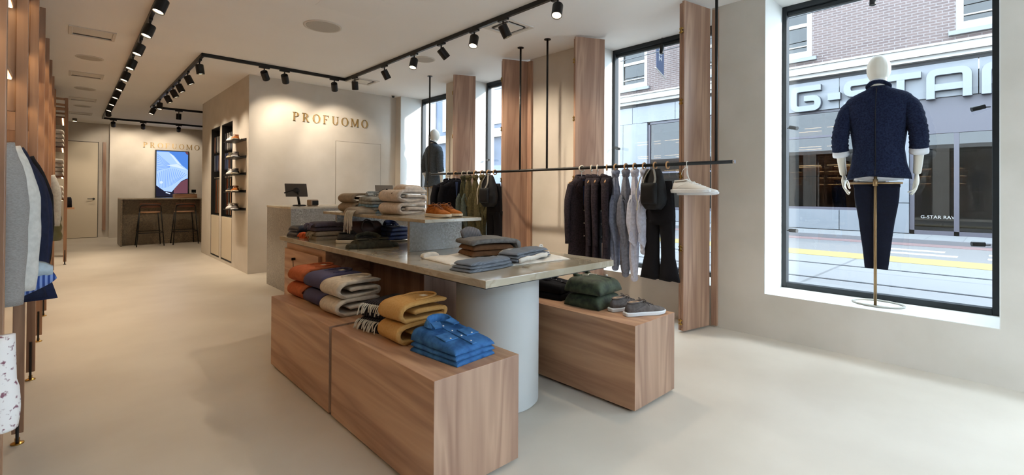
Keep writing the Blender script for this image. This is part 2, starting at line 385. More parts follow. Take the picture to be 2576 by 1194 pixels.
t = thing('downlight', 'small surface ceiling downlight in front of the far beige door', 'lamp', (.09, 16.35, H))
MB().cyl((0, 0, 0), (0, 0, -.07), .045, 20).make('body', plain('lamp grey', '5c554a', .5), t, smooth=False)
MB().cyl((0, 0, -.07), (0, 0, -.073), .038, 20).make('lens', mLens, t)

def lamp(loc, target, e, size=66, blend=.8, parent=None, col=(1, .85, .66)):
    l = bpy.data.lights.new('lamp_light', 'SPOT'); l.energy = e; l.spot_size = math.radians(size); l.spot_blend = blend; l.shadow_soft_size = .035; l.color = col
    o = bpy.data.objects.new('lamp_light', l); COL.objects.link(o); o.location = loc
    o.rotation_euler = (Vector(target)-Vector(loc)).to_track_quat('-Z', 'Y').to_euler(); return o
lamp((.09, 16.35, H-.09), (.09, 16.4, 0), SPOT*.8, 90)

def track(name, label, pts):
    t = thing(name, label, 'light track', pts[0]); m = MB()
    for a, b in zip(pts, pts[1:]):
        d = (Vector(b)-Vector(a)).normalized(); a2 = Vector(a)-d*.018; b2 = Vector(b)+d*.018
        if abs(d.x) > .5: m.box(min(a2.x, b2.x), max(a2.x, b2.x), a[1]-.018, a[1]+.018, H-.045, H)
        else: m.box(a[0]-.018, a[0]+.018, min(a2.y, b2.y), max(a2.y, b2.y), H-.0452, H)
    m.make('rail', mBlack, t, world=True, bevel=.003); return t
track('ceiling_track', 'long black ceiling light track running over the aisle beside the wood rack', [(.6, 2, H), (.6, 15.55, H), (4.4, 15.55, H)])
track('ceiling_track', 'black ceiling light track bent round both corners in front of the lettered wall', [(4.0, 12.7, H), (1.28, 12.7, H), (1.28, 7.325, H), (3.235, 7.325, H), (3.235, .8, H)])
HEAD = MB(); HEAD.lathe([(.043, .002), (.047, 0), (.049, -.006), (.049, -.126), (.046, -.13), (.042, -.128), (.042, -.118)], n=24)
ad = MB().box(-.07, .07, -.016, .016, -.02, 0); stm = MB().cyl((0, 0, -.02), (0, 0, -.07), .009, 10)
_h = {}
def track_spot(x, y, along, aim, e, label, group, size=86):
    t = thing('track_spotlight', label, 'spotlight', (x, y, H-.0452), 0 if along == 'x' else PI/2, group)
    def put(nm, mb, mat, par, smooth=False):
        if nm not in _h: o = mb.make(nm, mat, par, smooth=smooth); _h[nm] = o; return o
        o = _h[nm].copy(); COL.objects.link(o); o.parent = par; o.rotation_euler = (0, 0, 0); o.location = (0, 0, 0); return o
    put('adapter', ad, mBlack, t); put('stem', stm, mBlack, t)
    hd = put('head', HEAD, mBlack, t, False)
    d = (Vector(aim) - Vector((x, y, H-.115))).normalized()
    q = Vector((0, 0, -1)).rotation_difference(Matrix.Rotation(-t.rotation_euler.z, 3, 'Z') @ d)
    hd.rotation_mode = 'XYZ'; hd.location = (0, 0, -.075); hd.rotation_euler = q.to_euler()
    hd.location = Vector((0, 0, -.075)) - (q @ Vector((0, 0, -1)))*.02 + Vector((0, 0, -.01))
    put('lens', MB().lathe([(.042, -.119), (.03, -.121), (.002, -.122)], n=20), mLens, hd)
    p = Vector((x, y, H-.0452-.085)) + d*.125
    lamp(p, p+d, e, size, .55 if size == 84 else .9)
    return t
for k in range(10):
    y = 5.22+.9*k
    track_spot(.6, y, 'y', (.12, y-.15, 1.6) if k != 9 else (.9, 15, 1), SPOT, 'black track spotlight over the aisle by the wood rack, %s from the front' % ORD[k], 'spotlights on the aisle track')
for k, y in enumerate((7.55, 8.43, 9.2, 9.8, 10.47, 11.39, 12.3)):
    ax = [1.5, 2.0, 2.0, 2.04, 2.0, 1.2, .6][k]
    track_spot(1.28, y, 'y', (ax, y+(-.1 if k else .05), 1.5), SPOT, 'black track spotlight on the middle track leading to the back, %s from its front corner' % ORD[k], 'spotlights on the middle track')
for k, (x, a) in enumerate(((2.03, (2.62, YP, 2.1)), (2.306, (2.8, YP, 2.1)), (3.052, (3.5, YP, 2.1)))):
    track_spot(x, 7.325, 'x', a, SPOT*.5, 'black track spotlight on the crosspiece facing the lettered wall, %s from the left' % ORD[k], 'spotlights facing the lettered wall', 84)
RT = [((3.6, 7.3, 0), .8), ((4.3, 5.9, 1.2), 1.2), ((2.6, 4.9, 1.0), .8), ((4.5, 4.2, 1.5), 2.0), ((2.5, 3.6, .9), .8), ((4.3, 3.1, .9), 1.5), ((2.3, 2.3, .8), .8), ((3.3, 1.3, 0), .6)]
for k, y in enumerate((6.98, 6.04, 5.255, 4.65, 4.02, 3.55, 2.81, 1.6)):
    track_spot(3.235, y, 'y', RT[k][0], SPOT*RT[k][1], 'black track spotlight on the right-hand track over the shop floor, %s from its far corner' % ORD[k], 'spotlights on the right-hand track')
track_spot(1.772, 12.7, 'x', (1.75, 13.3, 0), SPOT, 'black track spotlight on the far crosspiece hanging in front of the screen', None)
for k, x in enumerate((.8, 1.4, 2.17)):
    track_spot(x, 15.55, 'x', (x+.1, YB, 2.2), SPOT*.65, 'black track spotlight facing the back wall above the bar stools, %s from the left' % ORD[k], 'spotlights facing the back wall', 84)

# ================================================================ LETTERING
def serif_letter(ch, fr, w, h, d0, d1):     # upright roman capitals, unit cap height
    m = MB(); f = lambda u, v, q: fr(u*h, v*h, q); P = lambda p: m.prism(p, f, d0, d1)
    B = lambda a, b, c, d: P([(a, c), (b, c), (b, d), (a, d)])
    ser = lambda x, y0: B(x-.13, x+.13, y0, y0+.035)
    if ch in 'PRF':
        B(.12, .25, 0, 1); ser(.185, 0); B(.03, .3, .965, 1)
    if ch in 'PR':
        m.arcband(.33, .735, .33, .265, .19, .225, -PI/2, PI/2, f, d0, d1, 16); B(.2, .34, .96, 1); B(.2, .34, .47, .51)
    if ch == 'R':
        P([(.34, .49), (.48, .49), (.74, .03), (.60, .03)]); B(.55, .83, 0, .035)
    if ch == 'F':
        B(.2, .68, .96, 1); P([(.68, 1), (.63, .96), (.65, .74), (.68, .74)]); B(.2, .5, .49, .53); B(.47, .5, .4, .62)
    if ch == 'O': m.arcband(.45, .5, .43, .515, .29, .475, 0, 2*PI, f, d0, d1, 36)
    if ch == 'U':
        B(.12, .25, .33, 1); B(.70, .745, .33, 1); ser(.185, .965); ser(.722, .965)
        m.arcband(.433, .33, .313, .345, .183, .30, PI, 2*PI, f, d0, d1, 18)
    if ch == 'M':
        B(.12, .16, 0, 1); B(.84, .97, 0, 1); ser(.14, 0); ser(.905, 0); B(.02, .2, .965, 1); B(.82, 1.06, .965, 1)
        P([(.12, 1), (.27, 1), (.56, .06), (.48, .06)]); P([(.86, 1), (.91, 1), (.53, .06), (.49, .06)])
    return m
ADV = dict(P=.78, R=.92, O=.92, F=.80, U=.90, M=1.10)
mGold = plain('brass letter', 'a88a55', .4, .5)
def wall_sign(x0, x1, z0, y, label):
    t = thing('wall_sign', label, 'sign', ((x0+x1)/2, y, z0)); h = .146
    tot = sum(ADV[c] for c in 'PROFUOMO'); sp = ((x1-x0)/h - tot)/7; u = 0
    for c in 'PROFUOMO':
        serif_letter(c, lambda a, b, q, u=u: (x0+u*h+a-(x0+x1)/2, -q, b), 1, h, .0, .018).make('letter', mGold, t)
        u += ADV[c]+sp
wall_sign(2.69, 4.03, 2.475, YP, 'brass capital letters reading PROFUOMO on the nearer wall above the checkout')
wall_sign(1.51, 2.86, 2.52, YB, 'brass capital letters reading PROFUOMO on the far back wall above the screen')

# ================================================================ SHUTTERS AND RAIL
def shutter(p0, p1, label, post=None, side=1):
    d = Vector((p1[0]-p0[0], p1[1]-p0[1])); L = d.length; a = math.atan2(d.y, d.x)
    t = thing('folding_shutter', label, 'shutter', (p0[0], p0[1], 0), a, 'folding walnut window shutters')
    MB().box(0, L, 0, .026, .02, 3.105).make('panel', mWalZ, t, bevel=.002)
    MB().box(.004, L-.01, .032, .058, .02, 3.09).make('panel', mWalZ, t, bevel=.002)
    for z in (.10, .785, 1.47, 2.16, 2.83):
        m = MB(); m.cyl((-.006, .029, z-.03), (-.006, .029, z+.03), .006, 8)
        for s in (-1, 1):
            m.cyl((-.004, .029+s*.014, z-.016), (-.012, .029+s*.014, z-.016), .007, 8); m.cyl((-.004, .029+s*.014, z+.016), (-.012, .029+s*.014, z+.016), .007, 8)
        m.make('hinge', mBrass, t)
    if post:
        rm = Matrix.Rotation(-a, 4, 'Z') @ Matrix.Translation((-p0[0], -p0[1], 0))
        MB().box(4.575, XW-.001, post[0], post[1], .02, 3.10).xf(rm).make('jamb_post', mWalZ, t)
shutter((4.165, 2.058), (4.545, 1.98), 'nearest walnut folding shutter standing open beside the second window, right of the white shoes', (1.922, 1.976))
shutter((4.235, 3.404), (4.567, 3.234), 'walnut folding shutter behind the dark jackets at the left side of the second window')
shutter((4.246, 4.66), (4.582, 4.52), 'walnut folding shutter with two black poles before it, right of the black trousers', (4.44, 4.515))
shutter((4.277, 5.815), (4.585, 5.657), 'farthest walnut folding shutter, above the rail of olive garments')

RX = 4.13; RZ = 1.575
t = thing('garment_rail', 'black ceiling-hung clothes rail along the street windows', 'clothes rail', (RX, 4, H))
m = MB(); m.tube(smooth_path([(RX, 6.24, 2.2), (RX, 6.24, RZ+.09), (RX, 6.225, RZ+.03), (RX, 6.18, RZ), (RX, 6.08, RZ), (RX, 5.0, RZ)], 6)[:-1]+[(RX, 1.6, RZ)], .016, 10)
m.make('tube', mBlack, t, world=True, smooth=True)
for y, zt in ((6.24, 2.19), (4.2, RZ), (3.745, RZ), (1.745, RZ)):
    MB().cyl((RX, y, zt), (RX, y, H-.008), .0125, 12).make('hanger_pole', mBlack, t, world=True, smooth=True)
    MB().cyl((RX, y, H-.008), (RX, y, H), .04, 20).make('flange', mBlack, t, world=True)
MB().cyl((RX, 1.6, RZ), (RX, 1.585, RZ), .0172, 14).make('end_cap', mChrome, t, world=True)

# ================================================================ DISPLAY TABLE AND BENCHES
TT = .874; BT = .518
t = thing('display_table', 'long beige marble topped display table on a round white column and walnut base', 'table', (1.99, 3.2, 0))
MB().box(1.46, 2.53, 1.715, 4.74, TT-.038, TT).make('table_top', mMarb, t, world=True, bevel=.003)
MB().box(1.49, 2.50, 1.75, 4.70, TT-.05, TT-.038).make('steel_plate', mFrame, t, world=True)
m = MB(); m.lathe([(.262, .012), (.262, TT-.05)], (1.99, 2.22, 0), 64); m.lathe([(.25, 0), (.25, .012)], (1.99, 2.22, 0), 48)
m.make('column', mPaint, t, world=True, smooth=True).modifiers.new('e', 'EDGE_SPLIT')
MB().box(1.515, 2.46, 3.78, 4.70, 0, TT-.05).make('cabinet', mWalY, t, world=True, bevel=.003)
MB().box(1.90, 2.40, 2.93, 3.779, 0, TT-.05).make('spine', mWalZ, t, world=True)
dr = MB().box(1.488, 1.514, 3.86, 4.68, .06, .765).make('drawer', mWalY, t, world=True, bevel=.002)
m = MB(); m.cyl((1.488, 4.40, .69), (1.478, 4.40, .69), .012); m.obox((1.468, 4.40, .69), (.022, .004, .022)); m.cyl((1.47, 4.40, .68), (1.475, 4.395, .56), .003, 6); m.obox((1.477, 4.395, .55), (.004, .012, .03))
m.make('key', mBlack, dr)
for o in [c for c in dr.children]:
    for v in o.data.vertices: v.co -= t.location
t = thing('table_riser', 'low speckled marble riser shelf standing on the display table', 'display riser', (2.0, 3.5, TT))
MB().box(1.73, 2.22, 2.66, 4.38, 1.092, 1.115).make('shelf', mMarb, t, world=True, bevel=.002)
for y in (2.885, 4.12): MB().box(1.75, 2.21, y, y+.03, TT, 1.092).make('support', mTerr, t, world=True, bevel=.002)
def bench(x0, x1, y0, y1, label):
    t = thing('display_bench', label, 'bench', ((x0+x1)/2, (y0+y1)/2, 0), 0, 'low walnut display benches')
    MB().box(x0, x1, y0, y1, .018, BT, 0, 1).make('body', [mWalY, mWalZ], t, world=True, bevel=.002)
    for a in (x0+.06, x1-.06):
        for b in (y0+.06, y1-.06): MB().cyl((a, b, 0), (a, b, .019), .018, 12).make('foot', mFrame, t, world=True)
bench(1.103, 1.592, 1.619, 2.655, 'walnut display bench nearest the camera, carrying the denim shirts')
bench(1.103, 1.592, 2.692, 3.754, 'walnut display bench carrying the orange, purple and cream sweaters')
bench(2.431, 2.907, 1.497, 2.55, 'walnut display bench right of the white column, carrying the grey sneakers')
bench(2.431, 2.907, 2.60, 3.65, 'walnut display bench half hidden under the table behind the green sweaters')

# checkout
t = thing('checkout_counter', 'speckled grey marble checkout counter behind the display table', 'counter', (3.0, 6.65, 0))
MB().box(2.03, 4.0, 6.16, 7.13, 0, 1.075).make('body', mTerr, t, world=True)
MB().box(2.025, 4.005, 6.155, 7.135, 1.075, 1.10).make('top', marble('pale counter marble', 'c3bbab', 'a89f8f', '8f8674', .2), t, world=True, bevel=.002)
def pos(x, y, ry, label):
    t = thing('register_tablet', label, 'tablet', (x, y, 1.10), ry, 'tablet registers on the checkout')
    MB().lathe([(.085, 0), (.085, .008), (.075, .016), (.02, .018)], n=24, sx=1, sy=.75).make('base', mBlack, t)
    MB().tube([(0, 0, .015), (-.01, .02, .1), (-.02, .035, .19)], [.017, .016, .016], 10).make('stem', mBlack, t, smooth=True)
    rm = Matrix.Rotation(math.radians(-28), 3, 'X')
    MB().obox((-.03, .055, .215), (.28, .014, .20), rm).make('tablet', plain('tablet grey', '4a4541', .45, .3), t, bevel=.005)
    m = MB(); m.ball((-.03, .045, .205), (.045, .025, .045), 10); m.tube([(-.06, .04, .215), (-.12, .035, .20), (-.185, .035, .175)], .009, 8)
    m.make('bracket', mBlack, t)
pos(2.29, 6.62, -.12, 'black tablet register on a stand at the left end of the checkout counter')
pos(3.66, 6.72, -.3, 'dark tablet register seen behind the cream folded coats')
t = thing('card_terminal', 'small square card printer beside the left tablet on the checkout', 'card terminal', (2.46, 6.6, 1.10), .25)
MB().box(-.06, .06, -.05, .05, 0, .085).make('body', plain('printer tan', '9c8874', .5), t, bevel=.012)
MB().box(-.04, .055, -.053, -.05, .012, .07).make('front', mBlackM, t, bevel=.004)

# back bar
mTerrB = terrazzo('brown speckled marble', '6e6353', ('5f5546', '776a57', '8d7e68'), 55, .4)
t = thing('bar_counter', 'brown speckled marble bar counter at the back under the screen', 'counter', (1.66, 14.4, 0))
MB().box(.866, 2.45, 13.95, 14.9, 1.085, 1.115).make('top', mMarb, t, world=True)
for a in (.866, 2.42): MB().box(a, a+.03, 13.95, 14.9, 0, 1.085).make('side_panel', mTerrB, t, world=True)
MB().box(.896, 2.42, 14.2, 14.88, 0, 1.085).make('front_panel', mTerrB, t, world=True)
def stool(x, y, label):
    t = thing('bar_stool', label, 'bar stool', (x, y, 0), 0, 'bar stools at the back counter')
    for s in (-1, 1):
        MB().tube([(s*.255, -.25, 0), (s*.2, -.2, .80)], .011, 8).make('leg', mBlack, t, smooth=True)
        MB().tube([(s*.24, .25, 0), (s*.18, .17, .765)], .011, 8).make('leg', mBlack, t, smooth=True)
    MB().tube(smooth_path([(-.2, -.2, .79), (-.196, -.2, .9), (-.16, -.2, .955), (0, -.2, .962), (.16, -.2, .955), (.196, -.2, .9), (.2, -.2, .79)], 5), .011, 8).make('back_hoop', mBlack, t, smooth=True)
    m = MB(); rings = []
    for k in range(9):
        u = -1+k/4; rings.append([(u*.195, -.17-.03*(1-u*u)+a, z) for a, z in ((0, .90), (.012, .90), (.012, 1.0), (0, 1.0))])
    m.loft(rings).make('backrest', wood('stool walnut', 'x', '4a2b1b', '70442c'), t)
    MB().lathe([(.01, .765), (.19, .772), (.205, .785), (.2, .80), (.18, .795), (.01, .785)], n=28, sy=.95).make('seat', mWalX, t, smooth=True)
    m = MB(); m.tube([(-.245, -.235, .31), (.245, -.235, .31)], .009, 8); m.tube([(-.222, .225, .33), (.222, .225, .33)], .009, 8)
    for s in (-1, 1): m.tube([(s*.245, -.235, .31), (s*.222, .225, .33)], .009, 8)
    m.make('footrest', mBlack, t, smooth=True)
stool(1.385, 13.86, 'black framed bar stool with walnut back, left of the two at the bar')
stool(2.07, 13.88, 'black framed bar stool with walnut back, right of the two at the bar')
t = thing('wooden_box', 'flat walnut box on the right end of the bar counter', 'box', (2.18, 14.55, 1.115))
MB().box(-.24, .24, -.15, .15, 0, .095).make('body', mWalX, t, bevel=.004)
MB().box(-.2, .2, -.13, .13, .095, .108).make('lid', plain('lid dark', '2a1e18', .5), t, bevel=.003)
t = thing('card_holder', 'small dark stand at the far right end of the bar counter', 'stand', (2.40, 14.75, 1.115))
MB().box(-.03, .03, -.03, .03, 0, .01).make('base', mBlack, t); MB().box(-.003, .003, -.003, .003, .01, .2).make('stem', mBlack, t); MB().box(-.05, .05, -.004, .004, .13, .21).make('card', mFrame, t)
# screen with the shirt cuff picture
t = thing('wall_screen', 'tall wall screen showing a blue striped shirt cuff', 'screen', (2.19, YB-.05, 1.1))
MB().box(1.79, 2.59, YB-.06, YB-.001, 1.10, 2.465).make('frame', mBlackM, t, world=True, bevel=.004)
sc = [emitter('screen blue', '4d7fd0', .9), emitter('screen pale blue', '9fbdf2', .95), emitter('screen stripe', '6f96e4', .95), emitter('screen dark', '232231', .8), emitter('screen skin', '6d4450', .8), emitter('screen light', 'c3d4f6', .95)]
m = MB(); sx, sz, sw, sh = 1.815, 1.125, .75, 1.315
def quad(p, mi, d):
    pts = [(sx+a*sw, YB-.0605-d, sz+(1-b)*sh) for a, b in p]; m.add(pts, [tuple(range(len(pts)))], mi)
quad([(0, 0), (1, 0), (1, 1), (0, 1)], 0, 0)
quad([(0, .75), (.75, .62), (1, .60), (1, 1), (0, 1)], 3, .0004)
quad([(.55, .8), (.75, .68), (1, .60), (1, .93), (.55, .93)], 4, .0006)
quad([(0, .02), (.38, .02), (.55, .10), (.8, .30), (1, .40), (1, .58), (.78, .66), (.6, .80), (.48, .90), (.25, .88), (0, .76)], 1, .0008)
for k in range(15):
    a = k/14; x0, y0 = .02+a*.93, .50-.12*math.sin(a*PI)
    x1, y1 = .10+a*.62, .82-.20*a*a
    quad([(x0, y0), (x0+.018, y0+.005), (x1+.016, y1+.004), (x1, y1)], 2, .001)
for k in range(9):
    a = k/8; quad([(.01, .06+a*.36), (.01, .075+a*.36), (.42, .30+a*.06), (.42, .292+a*.06)], 2, .001)
quad([(.40, .05), (.5, .08), (.78, .30), (.66, .27)], 5, .0011); quad([(.3, .31), (.65, .275), (.95, .40), (.7, .36)], 5, .0011)
quad([(.15+.05*math.cos(q*PI/5), .69+.03*math.sin(q*PI/5)) for q in range(10)], 5, .0012)
quad([(.3, .90), (.44, .93), (.43, .95), (.29, .92)], 5, .0012); quad([(.9, 0), (1, 0), (1, .06), (.95, .05)], 4, .0012)
m.make('picture', sc, t, world=True)
# ================================================================ STREET OUTSIDE
GZ = .30; FX = 15.0
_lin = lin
def lin(col): r = _lin(col); return (r[0]*.215, r[1]*.205, r[2]*.20, 1)      # street colours darkened to hold exposure under the raised sky strength
def brickmat(name, c1, c2, mortar):
    m, t, p = nt(name); L = t.links.new
    tc = N(t, 'ShaderNodeTexCoord'); sp = N(t, 'ShaderNodeSeparateXYZ'); cb = N(t, 'ShaderNodeCombineXYZ'); L(tc.outputs['Object'], sp.inputs[0])
    L(sp.outputs[1], cb.inputs[0]); L(sp.outputs[2], cb.inputs[1])
    b = N(t, 'ShaderNodeTexBrick'); b.inputs['Scale'].default_value = 1; b.inputs['Brick Width'].default_value = .22; b.inputs['Row Height'].default_value = .068; b.inputs['Mortar Size'].default_value = .009
    b.inputs['Color1'].default_value = lin(c1); b.inputs['Color2'].default_value = lin(c2); b.inputs['Mortar'].default_value = lin(mortar)
    L(cb.outputs[0], b.inputs['Vector']); L(b.outputs[0], p.inputs['Base Color']); p.inputs['Roughness'].default_value = .9
    return m
def tilemat(name, c1, c2, mortar, w, h, gap=.008):
    m, t, p = nt(name); L = t.links.new
    tc = N(t, 'ShaderNodeTexCoord'); b = N(t, 'ShaderNodeTexBrick'); b.inputs['Scale'].default_value = 1; b.offset = 0.5
    b.inputs['Brick Width'].default_value = w; b.inputs['Row Height'].default_value = h; b.inputs['Mortar Size'].default_value = gap
    b.inputs['Color1'].default_value = lin(c1); b.inputs['Color2'].default_value = lin(c2); b.inputs['Mortar'].default_value = lin(mortar)
    L(tc.outputs['Object'], b.inputs['Vector']); L(b.outputs[0], p.inputs['Base Color']); p.inputs['Roughness'].default_value = .8
    return m
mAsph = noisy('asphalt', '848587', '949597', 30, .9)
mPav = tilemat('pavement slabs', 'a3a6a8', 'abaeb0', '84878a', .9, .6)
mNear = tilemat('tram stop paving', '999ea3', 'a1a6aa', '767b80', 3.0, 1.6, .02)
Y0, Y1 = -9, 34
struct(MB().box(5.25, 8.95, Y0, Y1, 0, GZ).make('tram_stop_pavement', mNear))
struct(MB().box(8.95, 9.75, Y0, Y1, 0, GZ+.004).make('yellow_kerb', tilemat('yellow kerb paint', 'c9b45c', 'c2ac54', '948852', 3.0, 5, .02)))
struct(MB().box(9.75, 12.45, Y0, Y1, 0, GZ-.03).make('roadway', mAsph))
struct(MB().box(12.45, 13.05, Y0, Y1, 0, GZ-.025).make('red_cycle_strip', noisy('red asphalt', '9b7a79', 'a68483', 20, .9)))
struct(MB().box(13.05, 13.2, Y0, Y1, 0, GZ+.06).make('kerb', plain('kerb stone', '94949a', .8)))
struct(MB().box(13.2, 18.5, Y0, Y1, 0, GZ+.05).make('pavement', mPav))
for x, lb in ((6.55, 'steel tram rail set in the paving nearest the shop window'), (7.95, 'steel tram rail set in the paving beside the yellow kerb')):
    tag(MB().box(x-.03, x+.03, Y0, Y1, GZ, GZ+.004).make('tram_rail', plain('rail steel', '5d6670', .4, .5)), lb, 'tram rail', 'tram rails')
for k, (x, y, w_) in enumerate(((10.6, -1.0, 1.2), (11.3, -.8, 1.0), (10.6, .55, 1.0), (11.3, .75, .9), (10.0, -2.6, 1.4))):
    tag(MB().box(x, x+.28, y, y+w_, GZ-.03, GZ-.026).make('road_marking', plain('road paint', 'e6e6e4', .7), loc=(0, 0, 0)), 'white painted bar on the roadway beyond the yellow kerb', 'road marking', 'white road markings')
mGran = noisy('pale fascia panel', 'a3abb4', 'abb2bb', 3, .45)
mTrimW = plain('white painted trim', 'e4e2da', .6); mSillG = plain('grey stone sill', 'a9aeb6', .7)
mPurp = plain('mauve shop frame', '5c5768', .5); mIn = plain('shop interior', '56585c', .8); mShopGlass = glass('shop glass', 'dfe8ea', 1.0)
mCurtain = stripes('net curtain', 'c4cbd4', 'aeb8c6', 1, 9, .9)
bd = thing('building', 'red brick building across the street with white cornice and pale shop front', 'building', (FX, 4, GZ))
def bpart(name, mb, mat, par=bd, **k):
    o = mb.make(name, mat, par, world=False, **k)
    for v in o.data.vertices: v.co -= Vector(bd.location)
    return o
WN = [(8.80, 9.95), (6.1, 7.25), (3.70, 4.85), (1.9, 2.9), (-.45, .80), (11.2, 12.3)]
WN = [(-2.8, -1.6), (-.42, .80), (3.70, 4.9), (6.15, 7.3), (8.80, 9.95)]
m = MB(); zs = (5.12, 7.4); ys = [-6.] + [v for p in WN for v in p] + [12.6]
for a, b in zip(ys[0::2], ys[1::2]): m.box(FX, FX+.4, a, b, 4.5, 15)
for a, b in WN: m.box(FX, FX+.4, a, b, 4.5, zs[0]); m.box(FX, FX+.4, a, b, zs[1], 15)
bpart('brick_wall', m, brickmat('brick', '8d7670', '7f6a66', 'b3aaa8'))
for a, b in WN:
    fr = MB(); z0, z1 = zs
    fr.box(FX+.03, FX+.16, a, a+.13, z0, z1); fr.box(FX+.03, FX+.16, b-.13, b, z0, z1); fr.box(FX+.03, FX+.16, a+.13, b-.13, z0, z0+.2); fr.box(FX+.03, FX+.16, a+.13, b-.13, z1-.13, z1)
    fr.box(FX+.05, FX+.14, a+.13, b-.13, z0+.34, z0+.37); fr.box(FX+.06, FX+.12, a+.13, b-.13, z0+.9, z0+1.0)
    f = bpart('window', fr, mTrimW)
    o = bpart('sill', MB().box(FX-.1, FX+.16, a-.12, b+.12, z0-.1, z0), mSillG, f); o = bpart('curtain', MB().box(FX+.2, FX+.22, a, b, z0, z1), mCurtain, f)
    o = bpart('pane', MB().box(FX+.1, FX+.106, a+.1, b-.1, z0+.1, z1-.1), mShopGlass, f)
m = MB(); m.box(FX-.3, FX+.2, -6, 12.6, 4.60, 4.82); m.box(FX-.22, FX, -6, 12.6, 4.50, 4.60); m.box(FX-.34, FX, -6, 12.6, 4.79, 4.84)
bpart('cornice', m, mTrimW)
bpart('shadow_gap', MB().box(FX-.05, FX+.1, -6, 12.6, 4.42, 4.50), plain('gap dark', '33363c', .8))
m = MB(); g = .008
def pan(y0, y1, z0, z1): m.box(FX-.06, FX+.1, y0+g, y1-g, z0+g, z1-g)
for a, b in ((-6, -2.2), (-2.2, -.62), (-.62, .42), (.42, 2.05), (2.05, 3.05), (3.05, 4.42)): pan(a, b, 3.60, 4.42)
for a, b in ((4.42, 7.7), (7.7, 9.35), (9.35, 12.6)): pan(a, b, 3.82, 4.42)
for z0, z1 in ((GZ+.06, 2.0), (2.0, 3.82)):
    pan(4.42, 4.95, z0, z1); pan(8.75, 9.75, z0, z1); pan(9.75, 12.6, z0, z1)
pan(1.62, 2.02, GZ+.06, 1.1); pan(1.62, 2.02, 1.1, 3.6)
pan(2.02, 3.05, GZ+.06, .90); pan(3.05, 4.42, GZ+.06, .90); pan(4.95, 8.75, GZ+.06, .75)
bpart('stone_panels', m, mGran)
bpart('panel_joints', MB().box(FX+.0, FX+.08, 4.42, 12.6, GZ, 4.42).box(FX, FX+.08, 1.62, 2.02, GZ, 4.42).box(FX, FX+.08, 2.02, 4.42, GZ, .9).box(FX, FX+.08, -6, 4.42, 3.6, 4.42), plain('joint grey', '7d848c', .9)) if 0 else None
m = MB(); m.box(FX+3, FX+3.2, -6, 9, GZ, 4.4); m.box(FX+.1, FX+3, -6, 9, 4.0, 4.2); m.box(FX+.1, FX+3, -6.1, -6, GZ, 4.2); m.box(FX+.1, FX+3, 9, 9.1, GZ, 4.2)
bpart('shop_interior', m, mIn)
m = MB()
for y in (2.02, 4.36): m.box(FX, FX+.1, y, y+.06, .90, 3.6)
m.box(FX, FX+.1, 2.02, 4.42, .88, .96); m.box(FX, FX+.1, 2.02, 4.42, 3.54, 3.6); m.box(FX, FX+.1, 2.02, 4.42, 2.86, 2.92)
m.box(FX, FX+.1, 4.95, 8.75, .75, .83); m.box(FX, FX+.1, 4.95, 5.03, .8, 3.8); m.box(FX, FX+.1, 8.67, 8.75, .8, 3.8); m.box(FX, FX+.1, 4.95, 8.75, 3.74, 3.82); m.box(FX, FX+.1, 4.95, 8.75, 2.0, 2.06)
fs = bpart('shop_window', m, mPurp)
m = MB(); m.box(FX+.04, FX+.046, 2.05, 4.4, .9, 3.58); m.box(FX+.04, FX+.046, 5, 8.7, .8, 3.8); bpart('pane', m, mShopGlass, fs)
m = MB()
for y in (1.53, .74, -.1, -.95): m.box(FX, FX+.1, y, y+.09, GZ+.05, 2.76)
m.box(FX-.01, FX+.12, -6, 1.62, 2.76, 3.6); m.box(FX, FX+.1, -.95, 1.62, GZ+.05, GZ+.15); m.box(FX, FX+.1, -6, -.9, GZ, 2.8)
dd = bpart('shop_door', m, mPurp)
bpart('pane', MB().box(FX+.04, FX+.046, -.9, 1.55, GZ+.1, 2.76), mShopGlass, dd)

def stroke(m, pts, w_, fr, d0, d1):
    P = []
    for a_, b_ in pts:
        q = Vector((a_, b_))
        if not P or (q-P[-1]).length > 1e-4: P.append(q)
    Ls, Rs = [], []
    for i, p in enumerate(P):
        a = (P[i]-P[i-1]).normalized() if i else (P[1]-P[0]).normalized(); b = (P[i+1]-P[i]).normalized() if i < len(P)-1 else a
        n = Vector((-a.y-b.y, a.x+b.x)).normalized(); k = 1/max(.5, n.dot(Vector((-a.y, a.x))))
        Ls.append(p+n*w_/2*k); Rs.append(p-n*w_/2*k)
    for i in range(len(P)-1): m.prism([Rs[i], Rs[i+1], Ls[i+1], Ls[i]], fr, d0, d1)
def rnd(pts, r=.14, n=5):
    out = []
    for i, p in enumerate(pts):
        p = Vector(p)
        if 0 < i < len(pts)-1:
            a = Vector(pts[i-1]); b = Vector(pts[i+1]); ra = min(r, (a-p).length/2); rb = min(r, (b-p).length/2)
            q0 = p+(a-p).normalized()*ra; q1 = p+(b-p).normalized()*rb
            out += [tuple(q0*(1-t)**2 + p*2*t*(1-t) + q1*t*t) for t in [k/n for k in range(n+1)]]
        else: out.append(tuple(p))
    return out
GL = {'G': [[(1, .9), (.1, .9), (.1, .1), (.9, .1), (.9, .5), (.45, .5)]], 'S': [[(1, .9), (.1, .9), (.1, .5), (.9, .5), (.9, .1), (0, .1)]],
      'T': [[(0, .9), (1, .9)], [(.5, .85), (.5, 0)]], 'A': [[(.1, 0), (.1, .9), (.9, .9), (.9, 0)], [(.12, .38), (.88, .38)]],
      'R': [[(.1, 0), (.1, .9), (.9, .9), (.9, .42), (.205, .42)], [(.55, .42), (.9, 0)]], '-': [[(0, .5), (1, .5)]]}
t = thing('shop_sign', 'big pale relief letters reading G-STAR RAW on the shop front across the street', 'sign', (FX-.064, 2, 3.56))
mLet = plain('sign letter', '9fa8b5', .45); mLetS = plain('sign letter side', '596070', .6)
